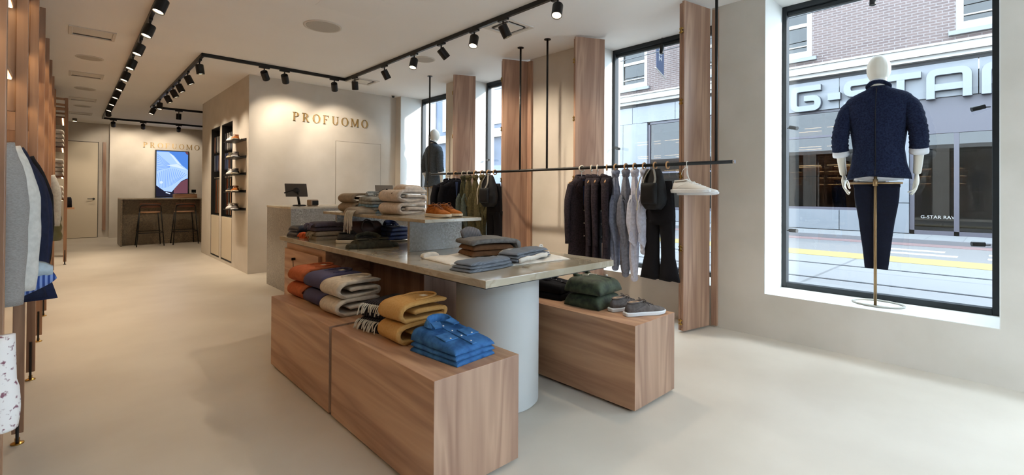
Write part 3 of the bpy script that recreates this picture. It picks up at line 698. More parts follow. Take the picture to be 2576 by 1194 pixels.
for ch, y0, y1, z0, z1 in (('G', 4.16, 3.44, 3.60, 4.28), ('-', 3.28, 3.0, 3.82, 4.0), ('S', 2.92, 2.24, 3.58, 4.26), ('T', 2.15, 1.39, 3.56, 4.25), ('A', 1.30, .52, 3.56, 4.25), ('R', .37, -.40, 3.56, 4.25)):
    m = MB(); W_ = y0-y1; Hh = z1-z0
    for si, pts in enumerate(GL[ch]):
        q = [(a*W_, b*Hh) for a, b in pts]
        stroke(m, rnd(q, .13) if ch in 'GSAR' else q, .15 if ch != '-' else .18, lambda a, b, c, y0=y0, z0=z0: (-c, y0-2-a, b+z0-3.56), .12, .16-.004*si)
    lt = m.make('letter', mLet, t)
    m = MB()
    for si, pts in enumerate(GL[ch]):
        q = [(a*W_, b*Hh) for a, b in pts]
        stroke(m, rnd(q, .13) if ch in 'GSAR' else q, .162 if ch != '-' else .192, lambda a, b, c, y0=y0, z0=z0: (-c, y0-2-a, b+z0-3.56), .0, .118-.004*si)
    m.make('letter_side', mLetS, lt)
def text_mesh(s, size, fr, mat, name, parent=None, depth=.004, world=False, loc=(0, 0, 0), space=1.0):
    c = bpy.data.curves.new(name, 'FONT'); c.body = s; c.size = size; c.extrude = depth; c.space_character = space
    o = bpy.data.objects.new('tmp', c); COL.objects.link(o); bpy.context.view_layer.update()
    me = bpy.data.meshes.new_from_object(o.evaluated_get(bpy.context.evaluated_depsgraph_get())); bpy.data.objects.remove(o)
    vs = [tuple(v.co) for v in me.vertices]; fs_ = [tuple(p.vertices) for p in me.polygons]; bpy.data.meshes.remove(me)
    return MB().add([fr(*v) for v in vs], fs_).make(name, mat, parent, world=world, loc=loc)
mWhiteP = plain('white paint', 'eeeeec', .6)
o = text_mesh('G-STAR RAW', .105, lambda a, b, c: (-c, -a, b), mWhiteP, 'window_lettering', loc=(FX+.03, 1.42, .74), space=1.05)
tag(o, 'small white letters reading G-STAR RAW low on the glass shop door across the street', 'lettering')
t = thing('display_stand', 'blue promotional standee with white vertical lettering behind the glass shop door', 'standee', (FX+.25, 1.27, GZ+.05))
MB().box(-.05, .05, -.2, .2, 0, 1.25).make('panel', plain('standee blue', '3f51a0', .6), t)
MB().box(-.055, -.05, -.19, .19, 1.0, 1.02).box(-.055, -.05, -.05, .09, .1, .25).make('mark', mWhiteP, t)
text_mesh('BSTAYED', .17, lambda a, b, c: (-.055-c, -.04-b+.07, a+.28), mWhiteP, 'lettering', t)
t = thing('poster', 'tall framed poster of a figure in blue standing in the shop window across the street', 'poster', (FX+.5, 2.75, .92))
MB().box(0, .04, -.62, .55, 0, 1.75).make('frame', plain('poster frame', '3a3f45', .5), t)
pm = [plain('poster teal', '8fb3bd', .6), plain('poster blue', '2f5f96', .6), plain('poster skin', 'a07a68', .6), plain('poster light', '9fd3e6', .6)]
m = MB(); pq = lambda p, mi, d: m.add([(-.001-d, a, b) for a, b in p], [tuple(range(len(p)))], mi)
pq([(.50, .08), (-.57, .08), (-.57, 1.68), (.50, 1.68)], 0, 0); pq([(.28, .08), (-.42, .08), (-.46, .7), (-.30, 1.08), (.1, 1.1), (.24, .8)], 1, .001)
pq([(-.1+.11*math.cos(k*PI/6), 1.25+.15*math.sin(k*PI/6)) for k in range(12)], 2, .002); pq([(.45, .2), (.1, .3), (.12, .5), (.44, .42)], 3, .002)
m.make('picture', pm, t)
cl = [plain('dark cloth', '22252c', .9), plain('denim cloth', '34465e', .9), plain('grey cloth', '6a6660', .9), plain('tan cloth', '8d755c', .9)]
for k in range(7):
    y = 1.25-.3*k+ (0 if k < 2 else -.1)
    m = MB(); rings = []
    for z, a, b in ((0, .10, .09), (.3, .12, .12), (.75, .11, .14), (.95, .06, .12), (1.02, .02, .03)):
        rings.append([(b*math.cos(2*PI*q/10)*1.4, a*math.sin(2*PI*q/10), z) for q in range(10)])
    m.loft(rings); o = m.make('hanging_coat', cl[(0, 1, 0, 2, 0, 1, 0)[k]], loc=(FX+.75-.15*(k % 2), y, .95), smooth=True)
    tag(o, 'dark coat hanging inside the shop door across the street', 'coat', 'coats inside the shop opposite')
t = thing('clothes_rail', 'clothes rail with dark coats inside the shop across the street', 'clothes rail', (FX+1.2, .3, GZ+.05))
MB().cyl((0, -1.6, 1.63), (0, 1.3, 1.63), .02).make('tube', mFrame, t); MB().cyl((0, -1.6, 0), (0, -1.6, 1.65), .02).make('leg', mFrame, t); MB().cyl((0, 1.3, 0), (0, 1.3, 1.65), .02).make('leg', mFrame, t)
t = thing('shelf_unit', 'white shelf unit of folded goods inside the shop door across the street', 'shelf', (FX+2, 1.0, GZ+.05))
for z in (.5, 1.2, 1.6, 2.1): MB().box(-.2, .2, -.9, .5, z, z+.04).make('shelf', mTrimW, t)
for y in (-.9, .46): MB().box(-.2, .2, y, y+.04, 0, 2.3).make('side_panel', mTrimW, t)
for k, (y, z) in enumerate(((1.2, 1.24), (.75, 1.24), (1.2, 1.64), (.7, 1.64), (.9, 2.14))):
    o = MB().box(-.14, .14, -.16, .16, 0, .2).make('folded_pile', cl[(3, 2, 3, 0, 3)[k]], loc=(FX+2, y, GZ+.056+z), bevel=.04)
    tag(o, 'folded pile on the white shelf unit in the shop opposite, %s' % ['second shelf near its left', 'second shelf near its middle', 'third shelf near its left', 'third shelf near its middle', 'on the top shelf'][k], 'clothing', 'folded piles in the shop opposite')
tag(MB().box(-6, 7.3, -10, -9.2, -.3, 5.0).make('building', brickmat('sun blocker brick', '9a8a80', '8a7a70', 'b8aaa4')), 'unseen brick block added across the side street to keep low sun off the entrance', 'building')  # unseen block, added to stop low sun coming through the entrance
# neighbour further along the street
b2 = thing('building', 'dark blue grey house further along the street with white framed windows', 'building', (FX, 23, GZ))
mBlue = plain('blue grey facade', '5a6d8c', .7); bl = Vector(b2.location)
def b2part(n, mb, mat, par=b2):
    o = mb.make(n, mat, par)
    for v in o.data.vertices: v.co -= bl
    return o
b2part('facade', MB().box(FX, FX+.4, 12.6, 34, GZ, 14), mBlue)
b2part('cornice', MB().box(FX-.25, FX, 12.6, 34, 3.95, 4.35), mTrimW)
b2part('base_panel', MB().box(FX-.1, FX, 12.6, 34, GZ, 2.6), plain('blue panel', '7e93b0', .6))
for y in (13.4, 16.1, 18.3, 20.2, 22.0, 23.8, 26, 28.5):
    m = MB(); m.box(FX-.06, FX, y, y+1.1, 4.6, 7.0)
    m2 = MB(); m2.box(FX-.07, FX-.06, y+.14, y+.96, 4.75, 5.6); m2.box(FX-.07, FX-.06, y+.14, y+.96, 5.75, 6.85)
    f = b2part('window', m, mTrimW); b2part('pane', m2, plain('far pane', 'a9bfd6', .2), f)
    m = MB(); m.box(FX-.06, FX, y, y+1.1, 7.8, 9.2); f = b2part('window', m, mTrimW); b2part('pane', MB().box(FX-.07, FX-.06, y+.14, y+.96, 7.95, 9.05), plain('far pane', 'a9bfd6', .2), f)
t = thing('shop_sign', 'white OMEO lettering under a small house mark on the blue building further along', 'sign', (FX-.12, 17.4, 3.1))
text_mesh('OMEO', .42, lambda a, b, c: (-c, .75-a, b), mWhiteP, 'lettering', t)
MB().prism([(.1, .42), (.75, .42), (.75, .52), (.6, .52), (.43, .82), (.24, .52), (.1, .52)], lambda u, v, w_: (-w_, .55-u, v), 0, .01).box(-.01, 0, -.25, .62, -.22, -.08).make('house_mark', mWhiteP, t)
t = thing('banner', 'blue hanging banner with vertical white CORNELISZ lettering on the brick facade', 'banner', (FX-.40, 8.05, 5.3))
MB().add([(-.28, 0, .25), (.22, 0, 0), (.22, 0, 1.95), (-.33, 0, 1.95), (-.28, .012, .25), (.22, .012, 0), (.22, .012, 1.95), (-.33, .012, 1.95)], [(0, 1, 2, 3), (7, 6, 5, 4), (0, 4, 5, 1), (1, 5, 6, 2), (2, 6, 7, 3), (3, 7, 4, 0)]).make('cloth', plain('banner blue', '3b4f78', .8), t)
text_mesh('CORNELISZ', .26, lambda a, b, c: (-.12+b, -.003-c, 1.86-a), mWhiteP, 'lettering', t, .003)
MB().cyl((.36, .006, -.05), (-.34, .006, .22), .02).make('bracket', mTrimW, t)
for k, (x, z, e) in enumerate(((9.3, 5.15, .25), (10.6, 5.75, -.2), (11.8, 5.35, .1), (12.6, 6.3, .3))):
    o = MB().tube([(x, -6, z+e), (x+.2, 8, z-.1), (x, 30, z)], .013, 6).make('tram_wire', plain('wire', '3b4048', .6), smooth=True)
    tag(o, 'thin dark tram wire strung along the street in front of the brick facade', 'wire', 'tram wires over the street')

lin = _lin
struct(MB().box(-6, 5.25, -9.2, -2.6, -.3, -.02).make('side_pavement', tilemat('pale side street slabs', 'b4b6b8', 'bcbebf', '90928f', .9, .6)))  # unseen paving, kept pale and unscaled to bounce daylight indoors
# ================================================================ SOFT GOODS
from mathutils import noise as NZ
def fold_sheet(path, t, L, K=6, amp=.004, seed=0):
    P = smooth_path([(x, 0, z) for x, z in path], 4); n = len(P); out, inn = [], []
    for i, p in enumerate(P):
        d = (P[min(i+1, n-1)]-P[max(i-1, 0)]).normalized(); q = Vector((d.z, 0, -d.x))
        k = 1 if 0 < i < n-1 else .35
        out.append(p+q*t/2*k); inn.append(p-q*t/2*k)
    loop = out+inn[::-1]; m = MB(); rings = []
    for s in range(K+1):
        y = -L/2+L*s/K; r = []
        for p in loop:
            a = amp*NZ.noise(Vector((p.x*9+seed, y*7, p.z*14))); b = amp*1.6*NZ.noise(Vector((p.x*6, p.z*20+seed, s*.0)))
            r.append((p.x+a, y+(b if s in (0, K) else 0), p.z+a*.6))
        rings.append(r)
    return m.loft(rings)
def pillow(wx, wy, h, p=6, nx=16, ny=16, wedge=0, amp=.004, freq=10, seed=0, ridge=0, bend=0, zb=0):
    m = MB(); top, bot = [], []
    for j in range(ny+1):
        for i in range(nx+1):
            u = -1+2*i/nx; v = -1+2*j/ny
            u = math.sin(u*PI/2); v = math.sin(v*PI/2)
            k = max(0, (1-abs(u)**(p+2))*(1-abs(v)**(p+2)))**.4
            x = u*wx/2*(1-.03*v*v); y = v*wy/2 + bend*u*u; a = amp*NZ.noise(Vector((x*freq+seed, y*freq, seed*.37)))
            hh = (h + wedge*(v+1)/2)
            z = k*(hh+a + (ridge*math.sin(u*9+1.5*math.sin(v*4)) if ridge else 0))
            top.append((x+a*.5, y+a*.5, max(z, .0015)+zb)); bot.append((x*.985, y*.985, zb))
    n = (nx+1)*(ny+1); fs = []
    for j in range(ny):
        for i in range(nx):
            a = j*(nx+1)+i; q = (a, a+1, a+nx+2, a+nx+1); fs.append(q); fs.append(tuple(n+z for z in q[::-1]))
    W = nx+1
    for i in range(nx): fs.append((i+1, i, n+i, n+i+1)); b = ny*W+i; fs.append((b, b+1, n+b+1, n+b))
    for j in range(ny): a = j*W; fs.append((a, a+W, n+a+W, n+a)); b = j*W+nx; fs.append((b+W, b, n+b, n+b+W))
    return m.add(top+bot, fs)
def top_patch(cx, cy, w, l, z0, z1, t=.004, rot=0, n=6):      # thin strip following a sloping top
    m = MB(); vs = []; R_ = Matrix.Rotation(rot, 3, 'Z')
    for k in range(n+1):
        v = -1+2*k/n
        for u in (-1, 1):
            p = R_ @ Vector((u*w/2, v*l/2, 0)); vs.append((cx+p.x, cy+p.y, z0+(z1-z0)*(v+1)/2))
    N_ = len(vs); vs += [(a, b, c+t) for a, b, c in vs]; fs = []
    for k in range(n):
        a = 2*k; fs += [(a, a+2, a+3, a+1), (N_+a, N_+a+1, N_+a+3, N_+a+2), (a, N_+a, N_+a+2, a+2), (a+1, a+3, N_+a+3, N_+a+1)]
    fs += [(0, 1, N_+1, N_), (N_-2, 2*N_-2, 2*N_-1, N_-1)]
    return m.add(vs, fs)
def buttons(par, pts, r=.006, mat=None, up=(0, 0, 1)):
    for p in pts:
        MB().ball(p, (r, r, r*.6) if up == (0, 0, 1) else (r, r*.6, r), 6).make('button', mat or mIvory, par, smooth=True)
SWP = [(.30, .094), (.20, .098), (.07, .096), (.022, .08), (.008, .052), (.022, .026), (.07, .012), (.26, .012), (.29, .022), (.292, .042), (.26, .052), (.12, .056), (.09, .048)]
def sweater(x, y, z, rot, L, mat, label, group, seed, t=.021, top=True, sx=1.0, sz=1.0, cat='sweater', name='folded_sweater', collar=None):
    th = thing(name, label, cat, (x, y, z), rot, group)
    fold_sheet([(a*sx, b*sz) for a, b in SWP], t, L, 8, .004, seed).make('body', mat, th, smooth=True)
    if top:
        MB().box(.20*sx, .235*sx, -.02, .02, .1085*sz, .1105*sz).make('label_tag', mIvory, th)
        m = MB(); m.tube(smooth_path([(.12*sx, -.06, .108*sz), (.18*sx, -.075, .112*sz), (.26*sx, -.05, .113*sz), (.285*sx, 0, .113*sz), (.26*sx, .05, .113*sz), (.18*sx, .075, .112*sz), (.12*sx, .06, .108*sz)], 4), .007, 8)
        m.make('collar', collar or mat, th, smooth=True)
    return th
mOr = cloth('orange knit', 'b5623f'); mPu = stripes('purple rib knit', '54506a', '464259', 1, 70, .9, .5, .8); mCr = cloth('cream knit', 'c7b8a4'); mCa = noisy('camel knit', 'b5884f', 'bc9058', 90, .9, 2, .6, spec=.1)
# bench with orange, purple, cream
GS = 'folded sweaters on the middle walnut bench'
for k, (y, L, mat, nm, sd, x) in enumerate(((3.58, .24, mOr, 'orange', 1, 1.205), (3.25, .25, mPu, 'purple ribbed', 5, 1.205), (2.93, .23, mCr, 'cream', 9, 1.19))):
    sweater(x, y, BT, .05, L, mat, '%s folded sweater lying directly on the walnut bench, lower of its pair' % nm, GS, sd, top=False)
    sweater(x+.012, y+.01, BT+.108, .09, L, mat, '%s folded sweater on top of its matching pair' % nm, GS, sd+2)
# camel pair and the fringed scarf
for k in (0, 1):
    sweater(1.20+.01*k, 2.19, BT+.104*k, .02+.05*k, .2, mCa, 'camel coloured cable sweater on the nearest bench, %s of two' % ('upper' if k else 'lower'), 'camel sweaters on the nearest bench', 20+k, top=bool(k))
mPin = stripes('pinstripe wool', '17161c', '5d5560', 1, 55, .9, .9)
mFr = cloth('fringe yarn', 'c9bfae')
def fringe(par, x0, x1, y, z, n, ln, mat, ax='x', drop=True, sgn=-1, seed=1):
    r = random.Random(seed); m = MB()
    for k in range(n):
        a = x0+(x1-x0)*(k+.5)/n; l = ln*(.7+.5*r.random())
        if ax == 'x': pts = [(a, y, z), (a+.006*r.uniform(-1, 1), y+sgn*l*.4, z-.012), (a+.012*r.uniform(-1, 1), y+sgn*l*.6, max(z-l*.8, .004))]
        else: pts = [(y, a, z), (y+sgn*l*.4, a+.006*r.uniform(-1, 1), z-.012), (y+sgn*l*.6, a+.012*r.uniform(-1, 1), max(z-l*.8, .004))]
        m.tube(smooth_path(pts, 3), .0035, 5)
    o = m.make('fringe', mat, par, smooth=True); return o
def scarf(x, y, z, rot, wx, wy, h, mat, frm, label, cat='scarf', seed=0, fr=True, frx=False):
    th = thing('folded_scarf', label, cat, (x, y, z), rot)
    for k in range(2): pillow(wx, wy, h/2, 8, 12, 12, 0, .003, 12, seed+k, zb=k*h/2).make('fold', mat, th, smooth=True)
    if fr:
        fringe(th, -wy/2*.9, wy/2*.9, -wx/2, h*.85, 14, .06, frm, 'y', sgn=-1, seed=seed+3)
    return th
scarf(1.36, 2.47, BT, .25, .28, .2, .075, mPin, mFr, 'dark pinstriped scarf with pale fringe, lower of two on the nearest bench', seed=3)
scarf(1.38, 2.475, BT+.076, .3, .28, .2, .085, mPin, mFr, 'dark pinstriped scarf with pale fringe lying on top of its pair', seed=8)

# folded shirts: a slab with collar, placket, pockets and buttons; front edge faces -Y
def shirt(x, y, z, rot, wx, wy, h, mat, label, group, top=False, wedge=.0, btn=None, cat='shirt', name='folded_shirt', pockets=True, trim=None, collar=True, seed=0):
    th = thing(name, label, cat, (x, y, z), rot, group)
    pillow(wx, wy, h, 10, 16, 16, wedge, .0025, 14, seed).make('body', mat, th, smooth=True)
    tr = trim or mat
    if top:
        zt = lambda v: h+wedge*(v+1)/2
        top_patch(0, -.02*wy, .026, wy*.90, zt(-.95)+.001, zt(.75)+.001).make('placket', tr, th)
        buttons(th, [(0, wy*q, zt(2*q)+.0065) for q in (-.4, -.2, 0, .2, .36)], .0055, btn)
        if pockets:
            for s in (-1, 1):
                top_patch(s*wx*.26, -wy*.12, wx*.30, wy*.22, zt(-.46)+.0015, zt(-.02)+.0015, .005).make('pocket', tr, th, bevel=.002)
                buttons(th, [(s*wx*.26, -wy*.2, zt(-.4)+.0075)], .005, btn)
        if collar:
            cz = zt(.8); m = MB(); rings = []
            for k in range(13):
                a = PI*(-.5+k/12)*1.25+PI/2; r = wx*.25
                px, py = r*math.cos(a), wy*.28+r*.75*math.sin(a)
                hgt = .026*math.sin(PI*k/12)**.6+.014
                ox, oy = math.cos(a)*.02, math.sin(a)*.02
                rings.append([(px, py, cz-.004), (px*.96, py, cz+hgt), (px*1.0+ox*.3, py+oy*.3, cz+hgt+.002), (px+ox*1.2, py+oy*1.2-.012*(1-math.sin(PI*k/12)), cz+.002)])
            m.loft(rings); m.make('collar', tr, th, smooth=False)
            for s in (-1, 1):
                m = MB(); a = (s*.02, wy*.17, cz+.012); b = (s*wx*.27, wy*.24, cz+.02); c = (s*wx*.30, wy*.10, cz+.004)
                tri = [(s*.016, wy*.22, cz+.018), b, c, (s*wx*.14, wy*.085, cz+.004)]
                m.add(tri+[(p[0], p[1], p[2]+.004) for p in tri], [(0, 1, 2, 3), (7, 6, 5, 4), (0, 4, 5, 1), (1, 5, 6, 2), (2, 6, 7, 3), (3, 7, 4, 0)]); m.make('collar_point', tr, th)
    return th
mDen = noisy('denim', '264d7c', '3f70a6', 18, .85, 4, .3, spec=.2, bscale=300); mDen2 = noisy('denim trim', '2d5887', '477ab0', 18, .85, 4, .3, spec=.2, bscale=300)
mPearl = plain('pearl snap', 'e8e8ea', .25)
GD = 'blue denim shirts on the nearest bench'
for k in range(3):
    shirt(1.37, 1.86, BT+.0255*k, .10-.02*k, .255, .345, .025, mDen, 'blue denim shirt folded on the nearest bench, %s of a stack of three' % ['bottom', 'middle', 'top'][k], GD, k == 2, .0 if k < 2 else .045, mPearl, trim=mDen2, seed=k)
# right bench
mVel = noisy('green velvet', '20281c', '3f4a35', 25, .7, 4, .2, spec=.5); mBlkC = cloth('black cloth', '17171b'); mNavy = cloth('navy cloth', '1c2334', .75); mDkNavy = cloth('dark navy wool', '15161e', .8)
def zip_sweater(x, y, z, rot, label, top):
    th = thing('folded_cardigan', label, 'sweater', (x, y, z), rot, 'green velvet cardigans')
    pillow(.31, .29, .09, 5, 16, 16, .012 if top else 0, .006, 8, 3+top).make('body', mVel, th, smooth=True)
    if top:
        top_patch(.06, -.01, .012, .2, .089, .095, .004).make('zip', mDark, th); buttons(th, [(.10, -.05, .098)], .009, mPearl)
        m = MB(); m.tube(smooth_path([(-.06, .06, .092), (-.08, .1, .11), (0, .125, .125), (.08, .1, .11), (.06, .06, .092)], 5), [.012]*21, 8, flat=1.4); m.make('collar', mVel, th, smooth=True)
        m = MB(); m.tube(smooth_path([(-.03, .07, .10), (-.02, .03, .105), (.03, .05, .105), (.05, .0, .104)], 5), .004, 6); m.make('drawstring', mFr, th, smooth=True)
zip_sweater(2.70, 2.0, BT, .05, 'dark green velvet cardigan on the right bench, lower of two', False)
zip_sweater(2.705, 2.005, BT+.096, .1, 'dark green velvet zip cardigan with collar on top of its pair', True)
shirt(2.70, 2.34, BT, .1, .26, .26, .05, mBlkC, 'black folded garment low on the right bench beside the white column', 'black folded garments', False, 0, seed=31, name='folded_garment', cat='clothing')
shirt(2.70, 2.345, BT+.051, .16, .25, .24, .05, mBlkC, 'black folded garment with collar on top, beside the white column', 'black folded garments', True, .03, plain('grey snap', '8a8a90', .4), seed=33, name='folded_garment', cat='clothing', pockets=False)
mShB = stripes('blue white stripe', 'c9d3e6', '41598c', 0, 60, .9, .5)
for k in range(2): shirt(2.71, 2.56, BT+.04*k if False else BT+.045*k, 0, .24, .2, .044, [mShB, cloth('pale blue cotton', 'a9b6cf')][k], '%s folded shirt behind the green cardigans on the right bench' % ['blue and white striped', 'pale blue'][k], 'shirts behind the cardigans', bool(k), .01, seed=40+k, pockets=False)

# shoes: heel at x=0, toe towards +x, sole on z=0
SHX = [(.0, .016, .066), (.012, .027, .078), (.05, .034, .088), (.095, .034, .086), (.125, .036, .084), (.165, .041, .070), (.205, .046, .056), (.245, .043, .047), (.272, .031, .040), (.288, .010, .033)]
_sp = smooth_path(SHX, 3); SHX = [(max(0, p.x), max(.008, p.y), p.z) for p in _sp]
def shoe_parts(par, upper, sole, lace, lining, bow=True, sole_h=.026, detail=True):
    m = MB(); rings = []
    for x, w_, h in SHX:
        k = .58 if x < .13 else .58+.25*(x-.13)/.16; r = []
        for a in range(15):
            q = PI*a/14; c, s_ = math.cos(q), math.sin(q)
            ww = w_*(1-(1-k)*s_**1.5); r.append((x+.003*s_, ww*math.copysign(abs(c)**.7, c), sole_h-.004+(h-sole_h+.004)*s_**.75))
        rings.append(r)
    m.loft(rings); m.make('upper', upper, par, smooth=True)
    m = MB(); rr = []
    for z, e in ((0, -.004), (.003, .003), (sole_h*.8, .005), (sole_h, .001)):
        left = [(x*1.03-.006-(e if x < .01 else 0)+(e if x > .28 else 0), w_*.98+e, z+(.008*max(0, (x-.2)/.09)**2 if z < .01 else 0)) for x, w_, h in SHX]
        right = [(x, -y, z_) for x, y, z_ in reversed(left)]; rr.append(left+right)
    m.loft(rr); m.make('sole', sole, par, smooth=False)
    m = MB(); m.tube(smooth_path([(.012, 0, .082), (.03, .021, .084), (.07, .024, .086), (.105, .018, .090), (.118, 0, .094), (.105, -.018, .090), (.07, -.024, .086), (.03, -.021, .084), (.012, 0, .082)], 4), .005, 6)
    m.make('collar_rim', upper, par, smooth=True)
    m = MB(); m.lathe([(.001, .0865), (.85, .0875), (1, .084)], (0, 0, 0), 16); m.v = [(.062+v[0]*.047, v[1]*.022, v[2]) for v in m.v]; m.make('lining', lining, par)
    m = MB()
    for k in range(5):
        x = .122+.019*k; z = interp([(a, h) for a, _, h in SHX], x)[0]+.0035; w_ = .019
        m.tube([(x, -w_, z-.007), (x+.004, 0, z+.001), (x, w_, z-.007)], .0026, 6)
        if k < 4: m.tube([(x, -w_, z-.007), (x+.012, 0, z-.003), (x+.019, w_, z-.012)], .0022, 6)
    if bow:
        for s in (-1, 1):
            m.tube(smooth_path([(.122, 0, .090), (.115, s*.02, .104), (.12, s*.038, .10), (.128, s*.03, .088), (.124, 0, .090)], 4), .002, 5)
            m.tube(smooth_path([(.124, 0, .09), (.135, s*.02, .088), (.15, s*.042, .062)], 4), .002, 5)
    m.make('laces', lace, par, smooth=True)
    if detail:
        m = MB()
        for s in (-1, 1):
            m.tube(smooth_path([(.035, s*.0345, .034), (.08, s*.034, .052), (.125, s*.031, .07)], 4), .0016, 5)
        m.make('seam', lace, par)
_shoe = {}
def shoe(key, mats, x, y, z, rot, label, group, bow=True):
    if key in _shoe:
        return copy_tree(_shoe[key], None, (x, y, z), rot, label, group)
    t = thing('sneaker', label, 'shoe', (x, y, z), rot, group); shoe_parts(t, *mats, bow=bow); _shoe[key] = t; return t
mTan = noisy('tan suede', '8f4f1c', 'a8642a', 40, .85, 3, .1, spec=.15); mSoleC = plain('cream sole', 'cfc3ae', .6); mSoleW = plain('white sole', 'dadde0', .5); mSoleG = plain('grey sole', '9b968d', .6)
mGreyS = noisy('grey suede', '57514f', '6b6462', 40, .85, 3, .1, spec=.15); mWhL = plain('white leather', 'd9d9d6', .5); mBlkL = noisy('black leather', '15161a', '1f2127', 30, .5, 3); mLinT = plain('tan lining', 'a88a70', .8); mOlS = noisy('olive suede', '5c5646', '6e6754', 40, .85)
tan = (mTan, mSoleC, plain('brown lace', '6d3d1c', .8), mDark); gry = (mGreyS, mSoleW, plain('grey lace', '4d494a', .8), mLinT); blk = (mBlkL, mSoleC, plain('black lace', '101014', .8), mDark); wht = (mWhL, mSoleW, plain('white lace', 'e6e6e4', .8), mLinT); olv = (mOlS, mSoleC, mOlS, mDark)
shoe('tan', tan, 1.99, 3.02, 1.115, -PI/2-.05, 'tan suede sneaker at the front of the marble riser, left of its pair', 'tan sneakers on the riser')
shoe('tan', tan, 2.11, 3.07, 1.115, -PI/2+.03, 'tan suede sneaker at the front of the marble riser, right of its pair', 'tan sneakers on the riser')
shoe('grey', gry, 2.585, 1.66, BT, -.42, 'grey suede sneaker nearest the end of the right bench', 'grey sneakers on the right bench')
shoe('grey', gry, 2.61, 1.79, BT, -.25, 'grey suede sneaker just behind its pair, beside the green cardigans', 'grey sneakers on the right bench')
shoe('black', blk, 1.62, 3.80, TT, -.55, 'black leather sneaker with cream sole in front on the marble table', 'black sneakers on the table')
shoe('black', blk, 1.74, 3.86, TT, -.6, 'black leather sneaker half behind its pair on the marble table', 'black sneakers on the table')

# ---- marble table, far half
mQuil = noisy('navy quilted nylon', '10182a', '1d2a42', 14, .35, 3, .2); mSnap = plain('white snap', 'dfe3e8', .3)
def qjacket(x, y, z, rot, wx, wy, h, mat, label, group, pts, btn=mSnap, seed=0, name='folded_jacket'):
    th = thing(name, label, 'jacket', (x, y, z), rot, group); pillow(wx, wy, h, 5, 16, 16, 0, .007, 11, seed).make('body', mat, th, smooth=True)
    buttons(th, [(a*wx, b*wy, h+.002) for a, b in pts], .006, btn); return th
qjacket(1.64, 4.60, TT, .1, .25, .22, .055, mQuil, 'navy quilted jacket folded at the far left corner of the table, under another', 'navy jackets at the table corner', [(-.4, -.3)], seed=51)
qjacket(1.65, 4.61, TT+.05, .15, .24, .2, .06, mQuil, 'navy quilted jacket with white snaps on top at the far left table corner', 'navy jackets at the table corner', [(-.25, -.2), (0, -.2), (.2, 0), (.1, .25), (-.1, .1)], seed=52)
qjacket(1.95, 4.58, TT, 0, .26, .24, .13, mQuil, 'navy jacket pile seen behind the purple scarf under the riser', None, [(.3, -.1)], seed=55)
mTaupeW = cloth('taupe wool', '8d8172'); mPurpW = cloth('plum wool', '4c4653')
scarf(1.69, 4.22, TT, -.12, .24, .26, .075, mTaupeW, cloth('taupe fringe', '9c917f'), 'taupe fringed wool scarf lying flat on the table, under the plum one', seed=61)
scarf(1.70, 4.23, TT+.077, -.1, .27, .24, .075, mPurpW, cloth('plum fringe', '5d5667'), 'plum fringed wool scarf on top of the taupe one', seed=66)
th = thing('scarf', 'small orange fringed scarf end showing beside the taupe scarf', 'scarf', (1.565, 4.40, TT)); pillow(.05, .12, .05, 4, 8, 8, 0, .006, 20, 4).make('body', plain('bright orange wool', 'c4562a', .9), th, smooth=True)
fringe(th, -.05, .05, -.02, .045, 9, .04, plain('orange yarn', 'c85a2c', .9), 'y', sgn=-1, seed=9)
th = thing('leather_bag', 'rounded dark brown leather bag under the riser shelf behind the plum scarf', 'bag', (1.88, 3.86, TT))
m = MB(); m.lathe([(.02, -.15), (.07, -.148), (.083, -.13), (.085, 0), (.083, .13), (.07, .148), (.02, .15)], n=24); m.xf(Matrix.Translation((0, 0, .086)) @ Matrix.Rotation(PI/2, 4, 'Y') @ Matrix.Rotation(.0, 4, 'Z')); m.make('body', noisy('brown leather', '3a2620', '4a332b', 8, .5), th, smooth=True)
MB().tube(smooth_path([(-.06, -.08, .1), (-.05, -.075, .15), (0, -.05, .185), (.05, -.075, .15), (.06, -.08, .1)], 5), .006, 6).make('handle', plain('strap brown', '2d1d18', .6), th, smooth=True)
mOlive = cloth('dark olive canvas', '45443b', .75)
th = qjacket(1.70, 3.36, TT, -.12, .28, .22, .06, mOlive, 'dark olive field jacket folded on the table beside the black sneakers', None, [(-.32, -.15), (.05, .0)], btn=mBrass, seed=71)
for s in (-1, 1): top_patch(s*.085, -.03, .09, .07, .062, .064, .005).make('pocket_flap', mOlive, th, bevel=.002)
top_patch(.0, .0, .014, .19, .06, .064, .004).make('zip', mDark, th)
m = MB(); m.tube(smooth_path([(-.1, .07, .06), (-.07, .1, .085), (0, .115, .095), (.07, .1, .085), (.1, .07, .06)], 5), .012, 8, flat=1.3); m.make('collar', mOlive, th, smooth=True)
for s in (-1, 1): pillow(.09, .1, .035, 4, 8, 8, 0, .003, 20, s).xf(Matrix.Translation((s*.15, -.03, 0))).make('sleeve', mOlive, th, smooth=True)
mNavS = noisy('navy satin cotton', '121c38', '22305a', 12, .5, 3)
th = thing('display_tray', 'thin pale marble tray under the stack of navy shirts', 'tray', (2.1, 3.72, TT)); MB().lathe([(.14, 0), (.165, .01), (.165, .014), (.13, .006)], n=36).make('tray', mMarb, th)
for k in range(3): shirt(2.1, 3.72, TT+.014+.036*k, -.15+.1*k, .2, .24, .035, mNavS, 'navy shirt with white buttons under the riser, %s of a stack of three' % ['bottom', 'middle', 'top'][k], 'navy shirts under the riser', k == 2, .01, mSnap, pockets=False, seed=80+k)
mBlSt = stripes('blue stripe cotton', '2f4d9a', 'c5d0ea', 2, 45, .9, .55)
for k in range(3): shirt(2.335, 3.02, TT+.035*k, .3, .16, .2, .034, mBlSt, 'blue and white striped shirt right of the riser support, %s of three' % ['bottom', 'middle', 'top'][k], 'striped shirts beside the riser', False, 0, seed=90+k)

